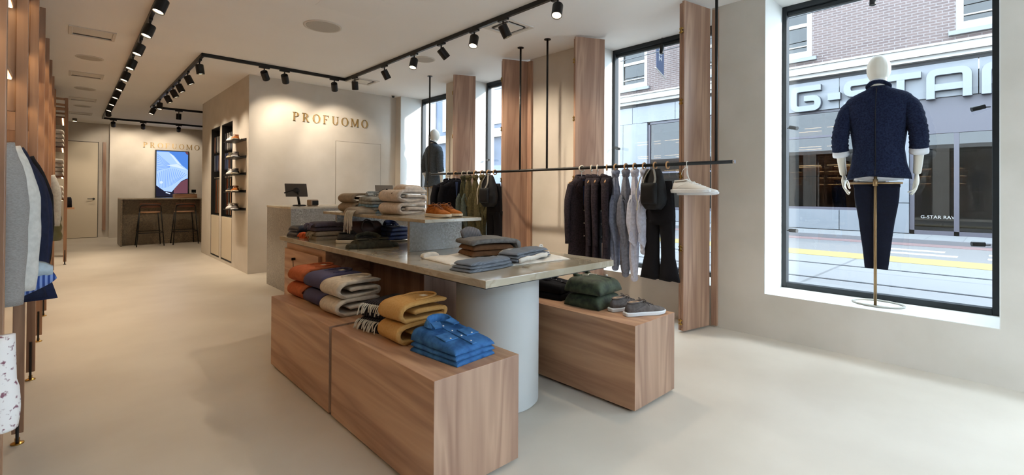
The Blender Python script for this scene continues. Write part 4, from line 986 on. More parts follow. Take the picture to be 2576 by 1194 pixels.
# ---- on the riser shelf
RZt = 1.115
mTp = cloth('taupe knit', '8c7c69'); mGr = cloth('cool grey cotton', '8f918f', .85); mBlG = cloth('blue grey cotton', '6f8da3', .8); mCrW = cloth('cream wool', 'c4b5a6', .9)
for k in (0, 1): sweater(1.80, 4.06, RZt+.082*k, .1, .24, mTp, 'taupe folded sweater at the far end of the riser, %s of two' % ('upper' if k else 'lower'), 'taupe sweaters on the riser', 100+k, top=False, sz=.8, sx=.95)
for k in range(5): shirt(1.98, 3.80, RZt+.026*k, .2-.06*k, .25, .25, .026, (mBlG, mGr, mBlG, mGr, mGr)[k], 'grey shirt between the taupe sweaters and cream coats, %s of five' % ['bottom', 'second from the bottom', 'middle', 'second from the top', 'collared top'][k], 'grey shirts on the riser', k == 4, .02, mIvory, pockets=False, seed=110+k)
th = thing('folded_scarf', 'taupe fringed scarf draped over the front edge of the riser shelf', 'scarf', (1.80, 3.74, RZt), .2)
pillow(.22, .2, .035, 4, 14, 14, .03, .01, 14, 7).make('body', mTaupeW, th, smooth=True)
m = MB()
for k in range(9): m.tube(smooth_path([(-.08, -.05+.012*k, .03), (-.115, -.055+.012*k, .02), (-.13, -.05+.012*k, -.03), (-.13+.008*math.sin(k*3), -.05+.012*k, -.10-.03*(k % 3))], 4), .004, 5)
m.make('fringe', mFr, th, smooth=True)
def coat_fold(z, k):
    th = thing('folded_coat', 'cream wool coat folded on the riser, %s of two' % ('upper with dark buttons' if k else 'lower'), 'coat', (1.865, 3.40, z), .12, 'cream coats on the riser')
    fold_sheet([(a*.95, b*.92) for a, b in SWP], .024, .26, 8, .007, 120+k).make('body', mCrW, th, smooth=True)
    for q in range(2+k): pillow(.26, .22, .018, 6, 12, 12, 0, .005, 12, 130+q+5*k).xf(Matrix.Translation((.17, 0, .02+.022*q))).make('inner_fold', mCrW, th, smooth=True)
    if k:
        for q, (a, b) in enumerate(((.02, -.04), (.06, .09))): MB().ball((a-.012, b, .068 if q == 0 else .1), .009, 8).make('button', mDark, th, smooth=True)
        pillow(.2, .16, .035, 4, 12, 12, .01, .006, 14, 5).xf(Matrix.Translation((.2, .0, .10))).make('collar', mCrW, th, smooth=True)
coat_fold(RZt, 0); coat_fold(RZt+.103, 1)

# ---- near half of the table
mTee = cloth('white cotton', 'dfd9d0', .95); mGk = cloth('grey knit', '757371', .85); mRib = stripes('grey rib', '7d7c80', '5c5b60', 0, 90, .9, .4, .8); mBrn = cloth('brown knit', '6b4c36'); mChar = stripes('charcoal wool', '737982', '646a72', 1, 170, .9, .5, .3)
def flat(nm, x, y, z, rot, wx, wy, h, mat, label, cat, seed, **k):
    th = thing(nm, label, cat, (x, y, z), rot); pillow(wx, wy, h, 5, 20, 16, 0, k.pop('amp', .006), k.pop('freq', 12), seed, **k).make('body', mat, th, smooth=True); return th
th = flat('folded_shirt', 1.86, 2.38, TT, -.1, .46, .36, .016, mTee, 'white cotton shirt spread flat under the grey turtleneck on the table', 'shirt', 141, amp=.01)
pillow(.12, .05, .03, 4, 8, 8, 0, .004, 20, 3).xf(Matrix.Translation((-.17, .17, .005))).make('sleeve', mTee, th, smooth=True)
th = thing('folded_sweater', 'grey turtleneck sweater with ribbed collar folded near the end of the table', 'sweater', (1.855, 2.40, TT+.02), -.22)
fold_sheet([(.335, .03), (.345, .06), (.32, .088), (.2, .095), (.05, .092), (.0, .08)], .028, .24, 8, .005, 143).make('body', mGk, th, smooth=True)
pillow(.31, .22, .035, 8, 12, 12, 0, .004, 10, 9).xf(Matrix.Translation((.16, 0, .002))).make('inner_fold', mBrn, th, smooth=True)
pillow(.31, .22, .034, 8, 12, 12, 0, .004, 10, 19).xf(Matrix.Translation((.165, 0, .038))).make('inner_fold', mBrn, th, smooth=True)
m = MB(); rings = []
for k in range(8):
    u = k/7; rings.append([(.03+.14*u, .06+.02*math.sin(PI*u), .10), (.025+.14*u, .10+.02*math.sin(PI*u), .115+.06*math.sin(PI*(.2+.6*u))), (.025+.14*u, .112+.02*math.sin(PI*u), .11+.06*math.sin(PI*(.2+.6*u))), (.03+.14*u, .09+.02*math.sin(PI*u), .097)])
m.loft(rings).make('collar', mRib, th, smooth=True)
th = flat('folded_shirt', 2.12, 2.09, TT, -.1, .50, .30, .014, mTee, 'white shirt under the charcoal trousers, reaching to the right of the table end', 'shirt', 145, amp=.012)
pillow(.34, .13, .05, 4, 14, 8, 0, .014, 16, 11).xf(Matrix.Translation((.05, .12, .006)) @ Matrix.Rotation(-.1, 4, 'Z')).make('bunched_fold', mTee, th, smooth=True)
def trousers_flat(x, y, z, rot, L, w_, label, seed, layers=3):
    th = thing('folded_trousers', label, 'trousers', (x, y, z), rot, 'charcoal trousers on the table')
    for k in range(layers): pillow(L-.02*k, w_-.012*k, .017, 5, 26, 12, 0, .011, 20, seed+k, ridge=.002, bend=.02*(1 if seed % 2 else -1), zb=.0165*k).make('leg_fold', mChar, th, smooth=True)
    return th
trousers_flat(1.71, 2.01, TT+.002, .12, .38, .16, 'charcoal wool trousers nearest the table corner', 151)
th = trousers_flat(2.06, 2.08, TT+.024, .2, .40, .17, 'charcoal wool trousers with rolled white lining at the right of the table end', 156)
m = MB(); m.tube(smooth_path([(.2+.028*math.cos(q)*(1-q/16), -.02, .035+.028*math.sin(q)*(1-q/16)) for q in [k*.6 for k in range(16)]], 2), .005, 6, flat=1); m.make('rolled_hem', mTee, th, smooth=True)
m = MB(); m.tube(smooth_path([(-.17, -.10, .0), (-.1, -.115, .012), (-.02, -.1, .004), (.06, -.11, .014), (.14, -.095, .006), (.2, -.08, .012)], 4), .008, 6, flat=2.0); m.make('lining_edge', mTee, th, smooth=True)
# ================================================================ HANGING CLOTHES
def torso(tab, n=28, folds=6, amp=.05, p=2.4, seed=0, steps=26):
    z0, z1 = tab[0][0], tab[-1][0]; rings = []
    for i in range(steps+1):
        t = i/steps; z = z0+(z1-z0)*t; z_ = -z; hw, hd = interp([(-a[0], a[1], a[2]) for a in tab], z_); r = []
        for k in range(n):
            a = 2*PI*k/n; c, s = math.cos(a), math.sin(a)
            x = hw*math.copysign(abs(c)**(2/p), c); y = hd*math.copysign(abs(s)**(2/p), s)
            f = 1+amp*t*(math.sin(folds*a+seed+2*t)+.5*NZ.noise(Vector((c*3, s*3, z*6+seed))))
            r.append((x*(1+(f-1)*.35), y*f, z))
        rings.append(r)
    return rings
def hook(x, y, z, rot, mat, label, bar=None, group='ring hook hangers on the rails'):
    th = thing('clothes_hanger', label, 'hanger', (x, y, z), rot, group)
    m = MB(); m.tube([(.031*math.cos(2*PI*k/20), 0, -.010+.031*math.sin(2*PI*k/20)) for k in range(21)], .0075, 8); m.make('ring', mat, th, smooth=True)
    m = MB(); m.tube([(0, 0, -.028), (0, 0, -.105 if bar else -.05)], .003, 6); m.make('stem', mChrome, th)
    if bar: MB().tube(smooth_path([(-bar, 0, -.17), (-bar*.5, 0, -.135), (0, 0, -.105), (bar*.5, 0, -.135), (bar, 0, -.17)], 4), .008, 6).make('shoulder_bar', mWoodRing, th, smooth=True)
    return th
def jacket(x, y, z, rot, mat, label, group=None, W=.205, L=.80, hem=.22, D=.085, sleeve=.62, lapel=True, nbtn=3, bmat=None, cuffbtn=0, name='hanging_jacket', cat='jacket', seed=0, splay=.05, lin_=None, fwd=1.0, sr=1.0):
    th = thing(name, label, cat, (x, y, z), rot, group)
    tab = [(-.095, .052, .042), (-.12, .07, .055), (-.145, .135, .06), (-.178, W, .065), (-.26, W*.97, D*.95), (-.5, (W+hem)/2*.93, D), (-.1-L, hem, D*1.15)]
    MB().loft(torso(tab, seed=seed)).make('body', mat, th, smooth=True)
    for s in (-1, 1):
        pth = smooth_path([(s*(W-.025), 0, -.19), (s*(W+splay*.7), -.01*fwd, -.36), (s*(W+splay), -.035*fwd, -.56), (s*(W+splay*.9), -.055*fwd, -.19-sleeve)], 5)
        rr = [sr*(.07-.024*i/(len(pth)-1))*(1+.03*math.sin(i*1.7+seed)) for i in range(len(pth))]
        sl_ = MB().tube(pth, rr, 14).make('sleeve', mat, th, smooth=True)
        for q in range(cuffbtn): MB().ball((s*(W+splay*.9-.012), -.055*fwd-.048, -.19-sleeve+.035+.021*q), (.009, .006, .009), 6).make('cuff_button', bmat or mDark, th, smooth=True)
    fy = lambda xx, zz: -(lambda h: h[1]*max(0, 1-abs(xx/h[0])**2.4)**(1/2.4))(interp([(-a[0], a[1], a[2]) for a in tab], -zz))
    if lapel:
        for s in (-1, 1):
            pts = [(s*.035, -.115), (s*.085, -.20), (s*.105, -.26), (s*.075, -.275), (s*.012, -.46), (s*.006, -.42), (s*.02, -.2)]
            c_ = [(a, fy(a, b)-.008-.004*(b < -.19), b) for a, b in pts]
            m = MB(); m.add(c_+[(a, b+.007, c) for a, b, c in c_], [tuple(range(7)), tuple(range(13, 6, -1))]+[(k, k+7, (k+1) % 7+7, (k+1) % 7) for k in range(7)]); m.make('lapel', mat, th)
        m = MB(); m.add([(-.02, fy(.0, -.2)-.004, -.13), (.02, fy(.0, -.2)-.004, -.13), (0, fy(0, -.42)-.004, -.42)], [(0, 1, 2)]); m.make('lining', lin_ or mDark, th, solid=.002)
    m = MB(); m.tube(smooth_path([(-.06, -.03, -.125), (-.062, .02, -.10), (0, .055, -.09), (.062, .02, -.10), (.06, -.03, -.125)], 5), .013, 8, flat=1.6); m.make('collar', mat, th, smooth=True)
    for k in range(nbtn):
        zb = -.47-.14*k if lapel else -.2-.13*k
        MB().ball((.012, fy(.012, zb)-.004, zb), (.008, .005, .008), 6).make('button', bmat or mBrass, th, smooth=True)
    for s in (-1, 1):
        zb = -.1-L*.72; m = MB(); vs = [(s*(.07+.08*u), fy(s*(.07+.08*u), zb-.035*v)-.004, zb-.035*v) for v in (0, 1) for u in (0, .33, .66, 1)]
        m.add(vs, [(0, 1, 5, 4), (1, 2, 6, 5), (2, 3, 7, 6)]); m.make('pocket_flap', mat, th, solid=.005)
    return th
def drape(prof, n=24, folds=5, amp=.22, seed=0):
    rings = []; P = []
    for a, b in zip(prof, prof[1:]):
        for k in range(4): P.append([a[i]+(b[i]-a[i])*k/4 for i in range(5)])
    P.append(list(prof[-1]))
    for i, (z, wx, wy, ox, oy) in enumerate(P):
        r = []
        for k in range(n):
            a = 2*PI*k/n; f = 1+amp*math.sin(folds*a+seed+z*5)+amp*.6*math.sin((folds+2)*a-z*9+seed)
            r.append((ox+wx*f*math.cos(a), oy+wy*f*math.sin(a), z+.012*NZ.noise(Vector((math.cos(a)*2, math.sin(a)*2, z*5+seed)))))
        rings.append(r)
    return rings
def knot(par, z, mat, r=.024, s=.03):
    m = MB(); pts = []
    for k in range(49):
        a = 2*PI*k/48; pts.append((s*.62*(math.sin(a)+2*math.sin(2*a))*.5, s*.8*math.sin(3*a)*.5, z+s*.62*(math.cos(a)-2*math.cos(2*a))*.5))
    m.tube(pts, r, 10); m.make('knot', mat, par, smooth=True)
def hood_flap(par, mat, z, sx=1, name='flap', w=.09):
    m = MB(); pts = [(.0, -.02, z), (sx*w, -.05, z-.10), (sx*w*.95, -.04, z-.17), (sx*w*.3, -.06, z-.23), (.0, -.05, z-.14)]
    m.add(pts, [(0, 1, 4), (1, 2, 3, 4)]); m.make(name, mat, par, solid=.006)
def knotted(x, y, z, rot, mat, label, group, L, seed, W=.06, cat='trousers', name='knotted_trousers', flaps=0, hemknot=True, trim=None):
    th = thing(name, label, cat, (x, y, z), rot, group); knot(th, -.055, mat)
    pr = [(-.075, .018, .018, 0, 0), (-.16, W*.55, .03, 0, 0), (-.30, W*.95, .045, .01, 0), (-.42, W*1.25, .05, .015, -.005), (-.60*L, W*1.05, .045, .0, 0), (-.82*L, W*.75, .04, -.005, 0), (-.96*L, W*.6, .035, 0, 0), (-L, W*.5, .03, 0, 0)]
    MB().loft(drape(pr, seed=seed)).make('body', mat, th, smooth=True)
    pr2 = [(-.28, .012, .02, -W*.9, -.02), (-.36, .03, .03, -W*1.1, -.03), (-.55, .045, .035, -W*.9, -.03), (-.72, .03, .025, -W*.6, -.025), (-.80, .006, .008, -W*.4, -.02)]
    MB().loft(drape(pr2, folds=3, seed=seed+2)).make('hanging_fold', trim or mat, th, smooth=True)
    m = MB(); m.tube([(-W*.9+.03*math.cos(q), -.05, -.40+.075*math.sin(q)) for q in [2*PI*k/20 for k in range(21)]], .008, 6); m.make('neck_opening', trim or mat, th, smooth=True)
    for k in range(flaps): hood_flap(th, mat, -.24-.16*k, -1 if k % 2 == 0 else 1)
    if hemknot: MB().ball((0, 0, -L-.01), (.04, .03, .035), 10).make('hem_knot', mat, th, smooth=True)
    return th
# --- right-hand group on the rail
RZg = RZ+.004
def hk(y, txt, mat=mWoodRing, bar=None, rot=0): return hook(RX, y, RZg, rot, mat, 'ring hanger %s' % txt, bar)
mWoolB = noisy('black brown wool', '2a2529', '393238', 60, .95, 3, .3, spec=.1, bscale=300); mLinBlue = plain('blue lining', '34456f', .5)
for k, (y, mat) in enumerate(((3.224, mIvory), (3.091, mIvory), (3.012, mIvory), (2.891, mWoodRing))):
    w_ = 'first second third fourth'.split()[k]
    hk(y, 'holding the %s dark wool coat of the right-hand group' % w_, mat, .16, (-.38, .40, .44, .48)[k])
    jacket(RX-.0, y, RZg, (-.38, .40, .44, .48)[k], mWoolB, 'dark wool coat on the black rail, %s from the left of the right-hand group' % w_, 'dark wool coats on the rail', W=.155, L=.90, hem=.165, D=.034, sleeve=.64, sr=.58, lapel=True, nbtn=3, bmat=plain('pewter button', 'b9b2a6', .3, .5), seed=k*3, splay=.03, fwd=.3, lin_=mLinBlue, cat='coat', name='hanging_coat')
mGrb = cloth('grey blue jersey', '868da3', .85); mGrb2 = cloth('grey jersey', '7d808c', .85); mLav = cloth('pale lavender cotton', 'c9ccdd', .9); mBlTrim = cloth('blue trim', '5d7fc0', .9)
for k, (y, mat, lb) in enumerate(((2.781, mGrb, 'blue grey knotted jersey trousers left of the grey pair'), (2.659, mGrb2, 'mid grey knotted jersey trousers between the blue grey and pale ones'))):
    hk(y, 'tied into the %s' % ('blue grey knotted jersey' if k == 0 else 'mid grey knotted jersey'))
    knotted(RX, y, RZg-.02, -.5, mat, lb, 'knotted jersey trousers on the rail', 1.02+.05*k, 3+4*k, .055+.01*k, trim=mat)
for k, (y, lb) in enumerate(((2.556, 'pale lavender knotted shirt next to the mid grey knotted jersey'), (2.449, 'pale lavender knotted shirt next to the black bag'))):
    hk(y, 'tied into the pale lavender shirt %s' % ('beside the grey jersey' if k == 0 else 'beside the black bag'))
    knotted(RX, y, RZg-.02, -.5, mLav, lb, 'pale lavender knotted shirts on the rail', 1.10-.28*k, 13+4*k, .052, 'shirt', 'knotted_shirt', flaps=3, trim=mLav)
mBlkN = noisy('black nylon', '0a0b0d', '131418', 12, .6, 3, .3, spec=.25); mStrap = cloth('grey webbing', '8f8b84')
def pants(x, y, z, rot, mat, label, L, W=.15, flare=.10, group=None):
    th = thing('hanging_trousers', label, 'trousers', (x, y, z), rot, group)
    MB().loft(torso([(-.10, W*.78, .03), (-.2, W*.9, .045), (-.42, W*1.02, .055), (-.52, W*1.0, .05)], steps=10, amp=.04)).make('waist', mat, th, smooth=True)
    for s in (-1, 1):
        pr = [(-.47, W*.52, .05, s*W*.48, 0), (-.62, W*.49, .047, s*W*.52, 0), (-.82, W*.47, .042, s*W*.56, 0), (-L, flare, .048, s*W*.66, 0)]
        MB().loft(drape(pr, folds=4, amp=.06, seed=s)).make('leg', mat, th, smooth=True)
    return th
def bagthing(x, y, z, rot, label, W, Ht, group=None):
    th = thing('drawstring_bag', label, 'bag', (x, y, z), rot, group)
    MB().loft(torso([(-.03, .07, .03), (-.08, .095, .045), (-.18, W*.92, .07), (-.30, W, .085), (-Ht, W*.9, .08), (-Ht-.05, W*.6, .05)], folds=9, amp=.10, seed=2)).make('body', mBlkN, th, smooth=True)
    pillow(W*1.3, .2, .04, 4, 10, 10, 0, .004, 14, 3).xf(Matrix.Translation((0, -.075, -Ht+.10)) @ Matrix.Rotation(PI/2, 4, 'X')).make('pocket', mBlkN, th, smooth=True)
    for s, q in ((-1, 0), (1, 1)):
        MB().tube(smooth_path([(s*.02, -.03, -.03), (s*.06, -.075, -.14), (s*.03, -.105, -.25), (s*.06, -.1, -.33)], 5), .011, 6, flat=.4).make('strap', mStrap, th, smooth=True)
    MB().tube(smooth_path([(-.1, -.06, -.1), (-.12, -.1, -.25), (-.105, -.105, -.36), (-.115, -.1, -.42)], 5), .006, 6).make('cord', mFr, th, smooth=True)
    return th
ROTY = -PI/2
hk(2.332, 'carrying the left strap of the black bag near the white shoes', rot=0); hk(2.202, 'carrying the right strap of the black bag near the white shoes', rot=0)
bagthing(RX-.115, 2.285, RZg-.02, ROTY, 'black nylon drawstring bag hung over the flared trousers, left of the white shoes', .125, .36)
pants(RX-.005, 2.275, RZg-.06, ROTY, mBlkC, 'black flared trousers below the black bag, left of the white shoes', 1.04, .15, .105)
# white sneakers hung by their laces
th = None
for k, (dx, dz, r, lb) in enumerate(((-.06, 0, -PI/2-.05, 'white leather sneaker hanging by its laces from the rail end, nearer of the pair'), (.05, -.02, -PI/2+.16, 'white leather sneaker hanging by its laces from the rail end, farther of the pair'))):
    shoe('hung', wht, RX+dx, 2.115, 1.305+dz, r, lb, 'hanging white sneakers', bow=False).scale = (1.2, 1.2, 1.3)
t = thing('shoelace', 'white lace looped over the black rail, carrying the white sneakers', 'lace', (RX, 2.005, RZ), 0)
MB().tube(smooth_path([(-.05, -.045, -.17), (-.035, -.02, -.1), (-.02, 0, -.02), (-.014, .002, .012), (0, .003, .0195), (.014, .002, .012), (.02, .01, -.02), (.03, .02, -.1), (.03, -.03, -.18)], 6), .0035, 6).make('cord', plain('white lace', 'e6e6e4', .8), t, smooth=True)
MB().tube(smooth_path([(-.02, 0, -.03), (-.03, .03, -.06), (-.03, .045, -.10)], 6), .003, 6).make('lace_end', plain('white lace', 'e6e6e4', .8), t, smooth=True)
# --- left-hand group
for k, y in enumerate((5.728, 5.54)):
    hk(y, 'holding the %s dark navy jacket of the left-hand group' % ('first' if k == 0 else 'second'), mIvory if k == 0 else mWoodRing, .16, -.45)
    jacket(RX, y, RZg, -.45, mDkNavy, 'dark navy jacket on the black rail, %s from the bent rail end' % ORD[k], 'dark navy jackets on the rail', W=.185, L=.66, hem=.20, D=.06, sleeve=.58, seed=5+k, splay=.03, lin_=mLinBlue, bmat=mDark)
mOlv = cloth('olive cotton', '5b543a', .8); mOlv2 = cloth('dark olive cotton', '4a4a36', .8); mOlG = cloth('grey green cotton', '56605a', .85)
for k, (y, mat) in enumerate(((5.359, mOlv2), (5.235, mOlv), (5.087, mOlv), (4.94, mOlv))):
    w_ = ORD[k]
    hk(y, 'tied into the %s olive garment from the left' % w_, (mIvory, mIvory, mWoodRing, mWoodRing)[k])
    knotted(RX, y, RZg-.02, -.4, mat, 'olive knotted field shirt on the black rail, %s olive one from the left' % w_, 'olive knotted shirts on the rail', .86+.01*k, 23+3*k, .075, 'shirt', 'knotted_shirt', flaps=2, hemknot=False, trim=mOlG if k < 2 else mOlv)
hk(4.806, 'carrying the left strap of the black bag beside the olive shirts'); hk(4.676, 'carrying the right strap of the black bag beside the olive shirts')
bagthing(RX-.085, 4.70, RZg-.02, ROTY, 'black nylon drawstring bag hung beside the olive shirts', .14, .40)
pants(RX+.035, 4.72, RZg-.06, ROTY, mBlkC, 'black trousers below the black bag beside the olive shirts', .94, .14, .075)

# ================================================================ WOOD RACK ON THE LEFT
PY = [1.27, 2.377, 3.484, 4.591, 5.70, 6.81, 7.92, 9.03, 10.14]; PX0, PX1, PT = -.203, -.160, 2.865
t = thing('clothes_rack', 'tall walnut wall rack with slim posts and lit shelves along the left side', 'clothes rack', (-.4, 5.7, 0))
for y in PY:
    p = MB().box(PX0, PX1, y-.022, y+.022, .055, PT).make('post', mOakR, t, world=True, bevel=.002)
    m = MB(); m.cyl((-.182, y-.024, .012), (-.182, y-.024, .26), .0065, 8); q = m.make('adjuster_rod', mBlack, p)
    m2 = MB(); m2.lathe([(.026, 0), (.026, .006), (.01, .012), (.01, .03)], (-.182, y-.012, 0), 16); q2 = m2.make('foot', mBrass, p)
    for q_ in (q, q2):
        for v in q_.data.vertices: v.co -= t.location
MB().box(XL+.002, XL+.03, 1.2, 10.2, .05, PT).make('back_panel', mOakR, t, world=True)
SZ = (1.86, 2.22, 2.58)
for a, b in zip(PY, PY[1:]):
    for z in SZ:
        s_ = MB().box(XL+.03, -.212, a+.03, b-.03, z, z+.024).make('shelf', mWalY, t, world=True, bevel=.002)
        for x0_, x1_ in ((-.242, -.216), (XL+.06, XL+.09)):
            l_ = MB().box(x0_, x1_, a+.05, b-.05, z-.006, z).make('led_strip', mLed, s_)
            for v in l_.data.vertices: v.co -= t.location
    MB().box(XL+.03, -.20, b-.012, b+.012, 1.70, PT-.1).make('divider', mOakR, t, world=True)
MB().cyl((-.44, 1.27, 1.655), (-.44, 10.14, 1.655), .011, 10).make('clothes_bar', mBlack, t, world=True, smooth=True)
GR = 'garments on the wood rack'
def hkr(x, y, txt): return hook(x, y, 1.659, PI/2 if False else 0, mWoodRing, 'ring hanger on the wood rack %s' % txt, .16, 'hangers on the wood rack')
mGreyM = noisy('grey melange knit', '8b8683', '9c9793', 120, .95, 3, .4, (1, 1, 3), spec=.1); mWhC = cloth('white oxford cotton', 'd4d1ca', .93); mNavW = cloth('navy wool', '2a2f49', .8)
hkr(-.408, 2.74, 'holding the grey melange jacket')
jacket(-.408, 2.74, 1.659, 0, mGreyM, 'grey melange jacket with brown cuff buttons at the front of the wood rack', GR, W=.205, L=.80, hem=.22, D=.07, sleeve=.63, cuffbtn=4, bmat=plain('horn button', '4b3726', .4), seed=2, splay=.03, fwd=.3)
hkr(-.412, 2.93, 'holding the white shirt')
jacket(-.412, 2.93, 1.655, 0, mWhC, 'white cotton shirt hanging behind the grey melange jacket', GR, W=.22, L=.74, hem=.24, D=.055, sleeve=.6, lapel=False, nbtn=5, bmat=mIvory, seed=4, splay=.05, fwd=.3, name='hanging_shirt', cat='shirt')
hkr(-.405, 3.11, 'holding the first navy coat')
jacket(-.405, 3.11, 1.655, 0, cloth('deep navy wool', '252a3e', .85), 'navy wool coat hanging behind the white shirt on the wood rack', GR, W=.215, L=.76, hem=.33, D=.05, sleeve=.58, seed=6, splay=.07, fwd=.3, name='hanging_coat', cat='coat')
hkr(-.415, 3.30, 'holding the second navy coat')
jacket(-.415, 3.30, 1.655, 0, cloth('bright navy wool', '262c46', .85), 'brighter navy coat hanging last before the first rack post on the left', GR, W=.215, L=.80, hem=.38, D=.045, sleeve=.56, seed=8, splay=.09, fwd=.3, name='hanging_coat', cat='coat')
hkr(-.40, 3.85, 'holding the black coat')
jacket(-.40, 3.85, 1.655, 0, mBlkC, 'black coat hanging between the first and second posts of the wood rack', GR, W=.215, L=.72, hem=.28, D=.06, sleeve=.60, seed=10, splay=.07, fwd=.3, name='hanging_coat', cat='coat')
hkr(-.42, 4.15, 'holding the dark plum jacket')
jacket(-.42, 4.15, 1.655, 0, cloth('dark plum wool', '2c2530', .8), 'dark plum jacket hanging behind the black coat on the wood rack', GR, W=.20, L=.62, hem=.24, D=.06, seed=12, splay=.05, fwd=.3)
hkr(-.462, 2.2, 'holding the navy pinstripe jacket')
jacket(-.462, 2.2, 1.655, 0, stripes('navy pinstripe', '1f2a4a', '5c6a8c', 0, 45, .9, .93), 'navy pinstripe jacket at the left edge of the picture', GR, W=.19, L=.86, hem=.215, D=.07, sleeve=.80, seed=14, splay=.045, cuffbtn=0)
t2 = thing('hanging_shirt', 'white floral shirt cuff and pale blue lace shirt below the navy pinstripe jacket', 'shirt', (-.40, 2.2, 1.6), 0, None)
mFlo = noisy('floral cotton', '7a4f5c', 'd8d3d0', 55, .9, 2, 0, r0=.33, r1=.42); mLace = noisy('pale blue lace', '6f94c9', 'a9c4ea', 90, .9, 3, .3)
MB().tube(smooth_path([(.235, -.03, -.76), (.24, -.05, -.9), (.245, -.06, -.98), (.24, -.06, -1.04)], 4), [.045]*5+[.05]*8, 12).make('cuff', mFlo, t2, smooth=True)
MB().tube(smooth_path([(.20, -.06, -.9), (.205, -.07, -1.0), (.20, -.07, -1.08)], 4), [.04]*4+[.046]*5, 12).make('lace_cuff', mLace, t2, smooth=True)
MB().loft(drape([(-.12, .03, .03, 0, .03), (-.3, .15, .03, 0, .03), (-.6, .19, .03, 0, .03), (-.8, .20, .03, 0, .03)], amp=.03)).make('body', mFlo, t2, smooth=True)
# turned-out shirt cuffs below the white shirt
t2 = thing('hanging_shirt', 'blue striped shirt with pale turned-back cuff below the white shirt on the wood rack', 'shirt', (-.30, 3.02, 1.36), 0, None)
m = MB(); rings = []
for k in range(9):
    u = k/8; rings.append([(.05+.20*u, -.05-.03*u, -.44+.03*u+.045*math.sin(PI*min(1, u*1.05))**.5*(1)), (.05+.20*u, -.05-.03*u, -.475+.035*u), (.05+.20*u, .0, -.475+.035*u), (.05+.20*u, .0, -.44+.03*u+.045*math.sin(PI*min(1, u*1.05))**.5)])
m.loft(rings).make('cuff', cloth('pale blue cotton', 'b7c6cf'), t2, smooth=True)
MB().tube(smooth_path([(.04, -.03, -.52), (.12, -.04, -.505), (.19, -.05, -.475), (.255, -.055, -.445)], 4), [.03, .032, .034, .036, .036, .037, .037, .036, .035, .033, .03, .026, .02], 10).make('sleeve', stripes('blue stripe sleeve', '31498a', '7f97cc', 0, 60, .9, .5), t2, smooth=True)
MB().loft(drape([(.18, .03, .02, 0, .02), (.08, .14, .025, 0, .02), (-.2, .16, .03, 0, .02), (-.38, .16, .03, 0, .02)], amp=.03)).make('body', stripes('blue stripe body', '31498a', '7f97cc', 0, 60, .9, .5), t2, smooth=True)
# olive puffer vest
hkr(-.40, 8.55, 'holding the olive quilted vest')
t2 = thing('quilted_vest', 'olive green quilted down vest hanging near the far end of the wood rack', 'vest', (-.36, 8.55, 1.655), 0, GR)
rings = []
for k in range(61):
    z = -.10-.92*k/60; hw, hd = interp([(.10, .06, .05), (.16, .16, .07), (.25, .20, .10), (.45, .24, .13), (.70, .28, .15), (1.02, .29, .15)], -z)
    b = 1+.05*abs(math.sin(PI*k/7.5)); rings.append([(hw*b*math.cos(a), hd*b*math.sin(a), z) for a in [2*PI*q/24 for q in range(24)]])
MB().loft(rings).make('body', plain('olive nylon', '4d4a2a', .45), t2, smooth=True)
MB().box(-.008, .008, -.165, -.10, -1.0, -.3).make('zip', mDark, t2)
hkr(-.36, 8.2, 'holding the pale grey shirt')
jacket(-.36, 8.2, 1.655, 0, cloth('pale grey cotton', 'a9a69d'), 'pale grey shirt hanging in front of the olive quilted vest', GR, W=.19, L=.85, hem=.22, D=.05, lapel=False, nbtn=4, bmat=mIvory, seed=17, name='hanging_shirt', cat='shirt')
# folded things on the rack shelves
GF = 'folded stacks on the rack shelves'
for k, (y, z, mat, nm) in enumerate(((3.25, SZ[0]+.024, mNavW, 'navy folded knit on the lowest lit shelf behind the first rack post'), (4.3, SZ[0]+.024, mWhC, 'white folded shirts on the lowest lit shelf behind the second rack post'), (4.3, SZ[1]+.024, mWhC, 'white folded shirts on the middle lit shelf behind the second rack post'), (3.2, SZ[1]+.024, mTp, 'taupe folded knit on the middle lit shelf behind the first rack post'))):
    th = thing('folded_stack', nm, 'clothing', (-.36, y, z+.002), 0, GF)
    for q in range(3): pillow(.26, .3, .05, 6, 10, 10, 0, .004, 12, k*5+q, zb=.05*q).make('folded_garment', mat, th, smooth=True)
# wider end unit
t = thing('shelf_tower', 'walnut shelf tower closing the far end of the wood rack', 'shelf unit', (-.3, 11.9, 0))
for y in (11.25, 12.55):
    for x in (-.045, -.60): 
        p = MB().box(x-.021, x+.021, y-.02, y+.02, .05, 2.90).make('post', mOakR, t, world=True, bevel=.002)
        q = MB().cyl((x, y-.022, .012), (x, y-.022, .25), .006, 8).lathe([(.02, 0), (.02, .006), (.008, .012), (.008, .05)], (x, y, 0), 14).make('foot', mBlack, p)
        for v in q.data.vertices: v.co -= t.location
    m = MB()
    for z in (2.86, 2.76, 2.68): m.box(-.58, -.066, y-.015, y+.015, z, z+.035)
    m.make('crossbar', mOakR, t, world=True)
for z in (2.55, 2.03, 1.52, 1.12):
    s_ = MB().box(-.60, -.05, 11.25, 12.55, z, z+.022).make('shelf', mWalD, t, world=True)
    l_ = MB().box(-.10, -.085, 11.35, 12.5, z-.008, z).make('led_strip', mLed, s_)
    for v in l_.data.vertices: v.co -= t.location
MB().box(-.62, -.60, 11.25, 12.55, .3, 2.86).make('back_panel', mOakR, t, world=True)
for k, z in enumerate((2.052, 1.542, 1.142)):
    for q in range(4 if k < 2 else 3):
        shirt(-.20, 11.46+.005*q, z+.003+.0755*q, 0, .26, .3, .072, mWhC, 'white folded shirt in the shelf tower, %s shelf, %s from below' % (('upper', 'middle', 'lower')[k], ORD[q]), 'white shirts in the shelf tower', False, 0, seed=200+k*7+q)
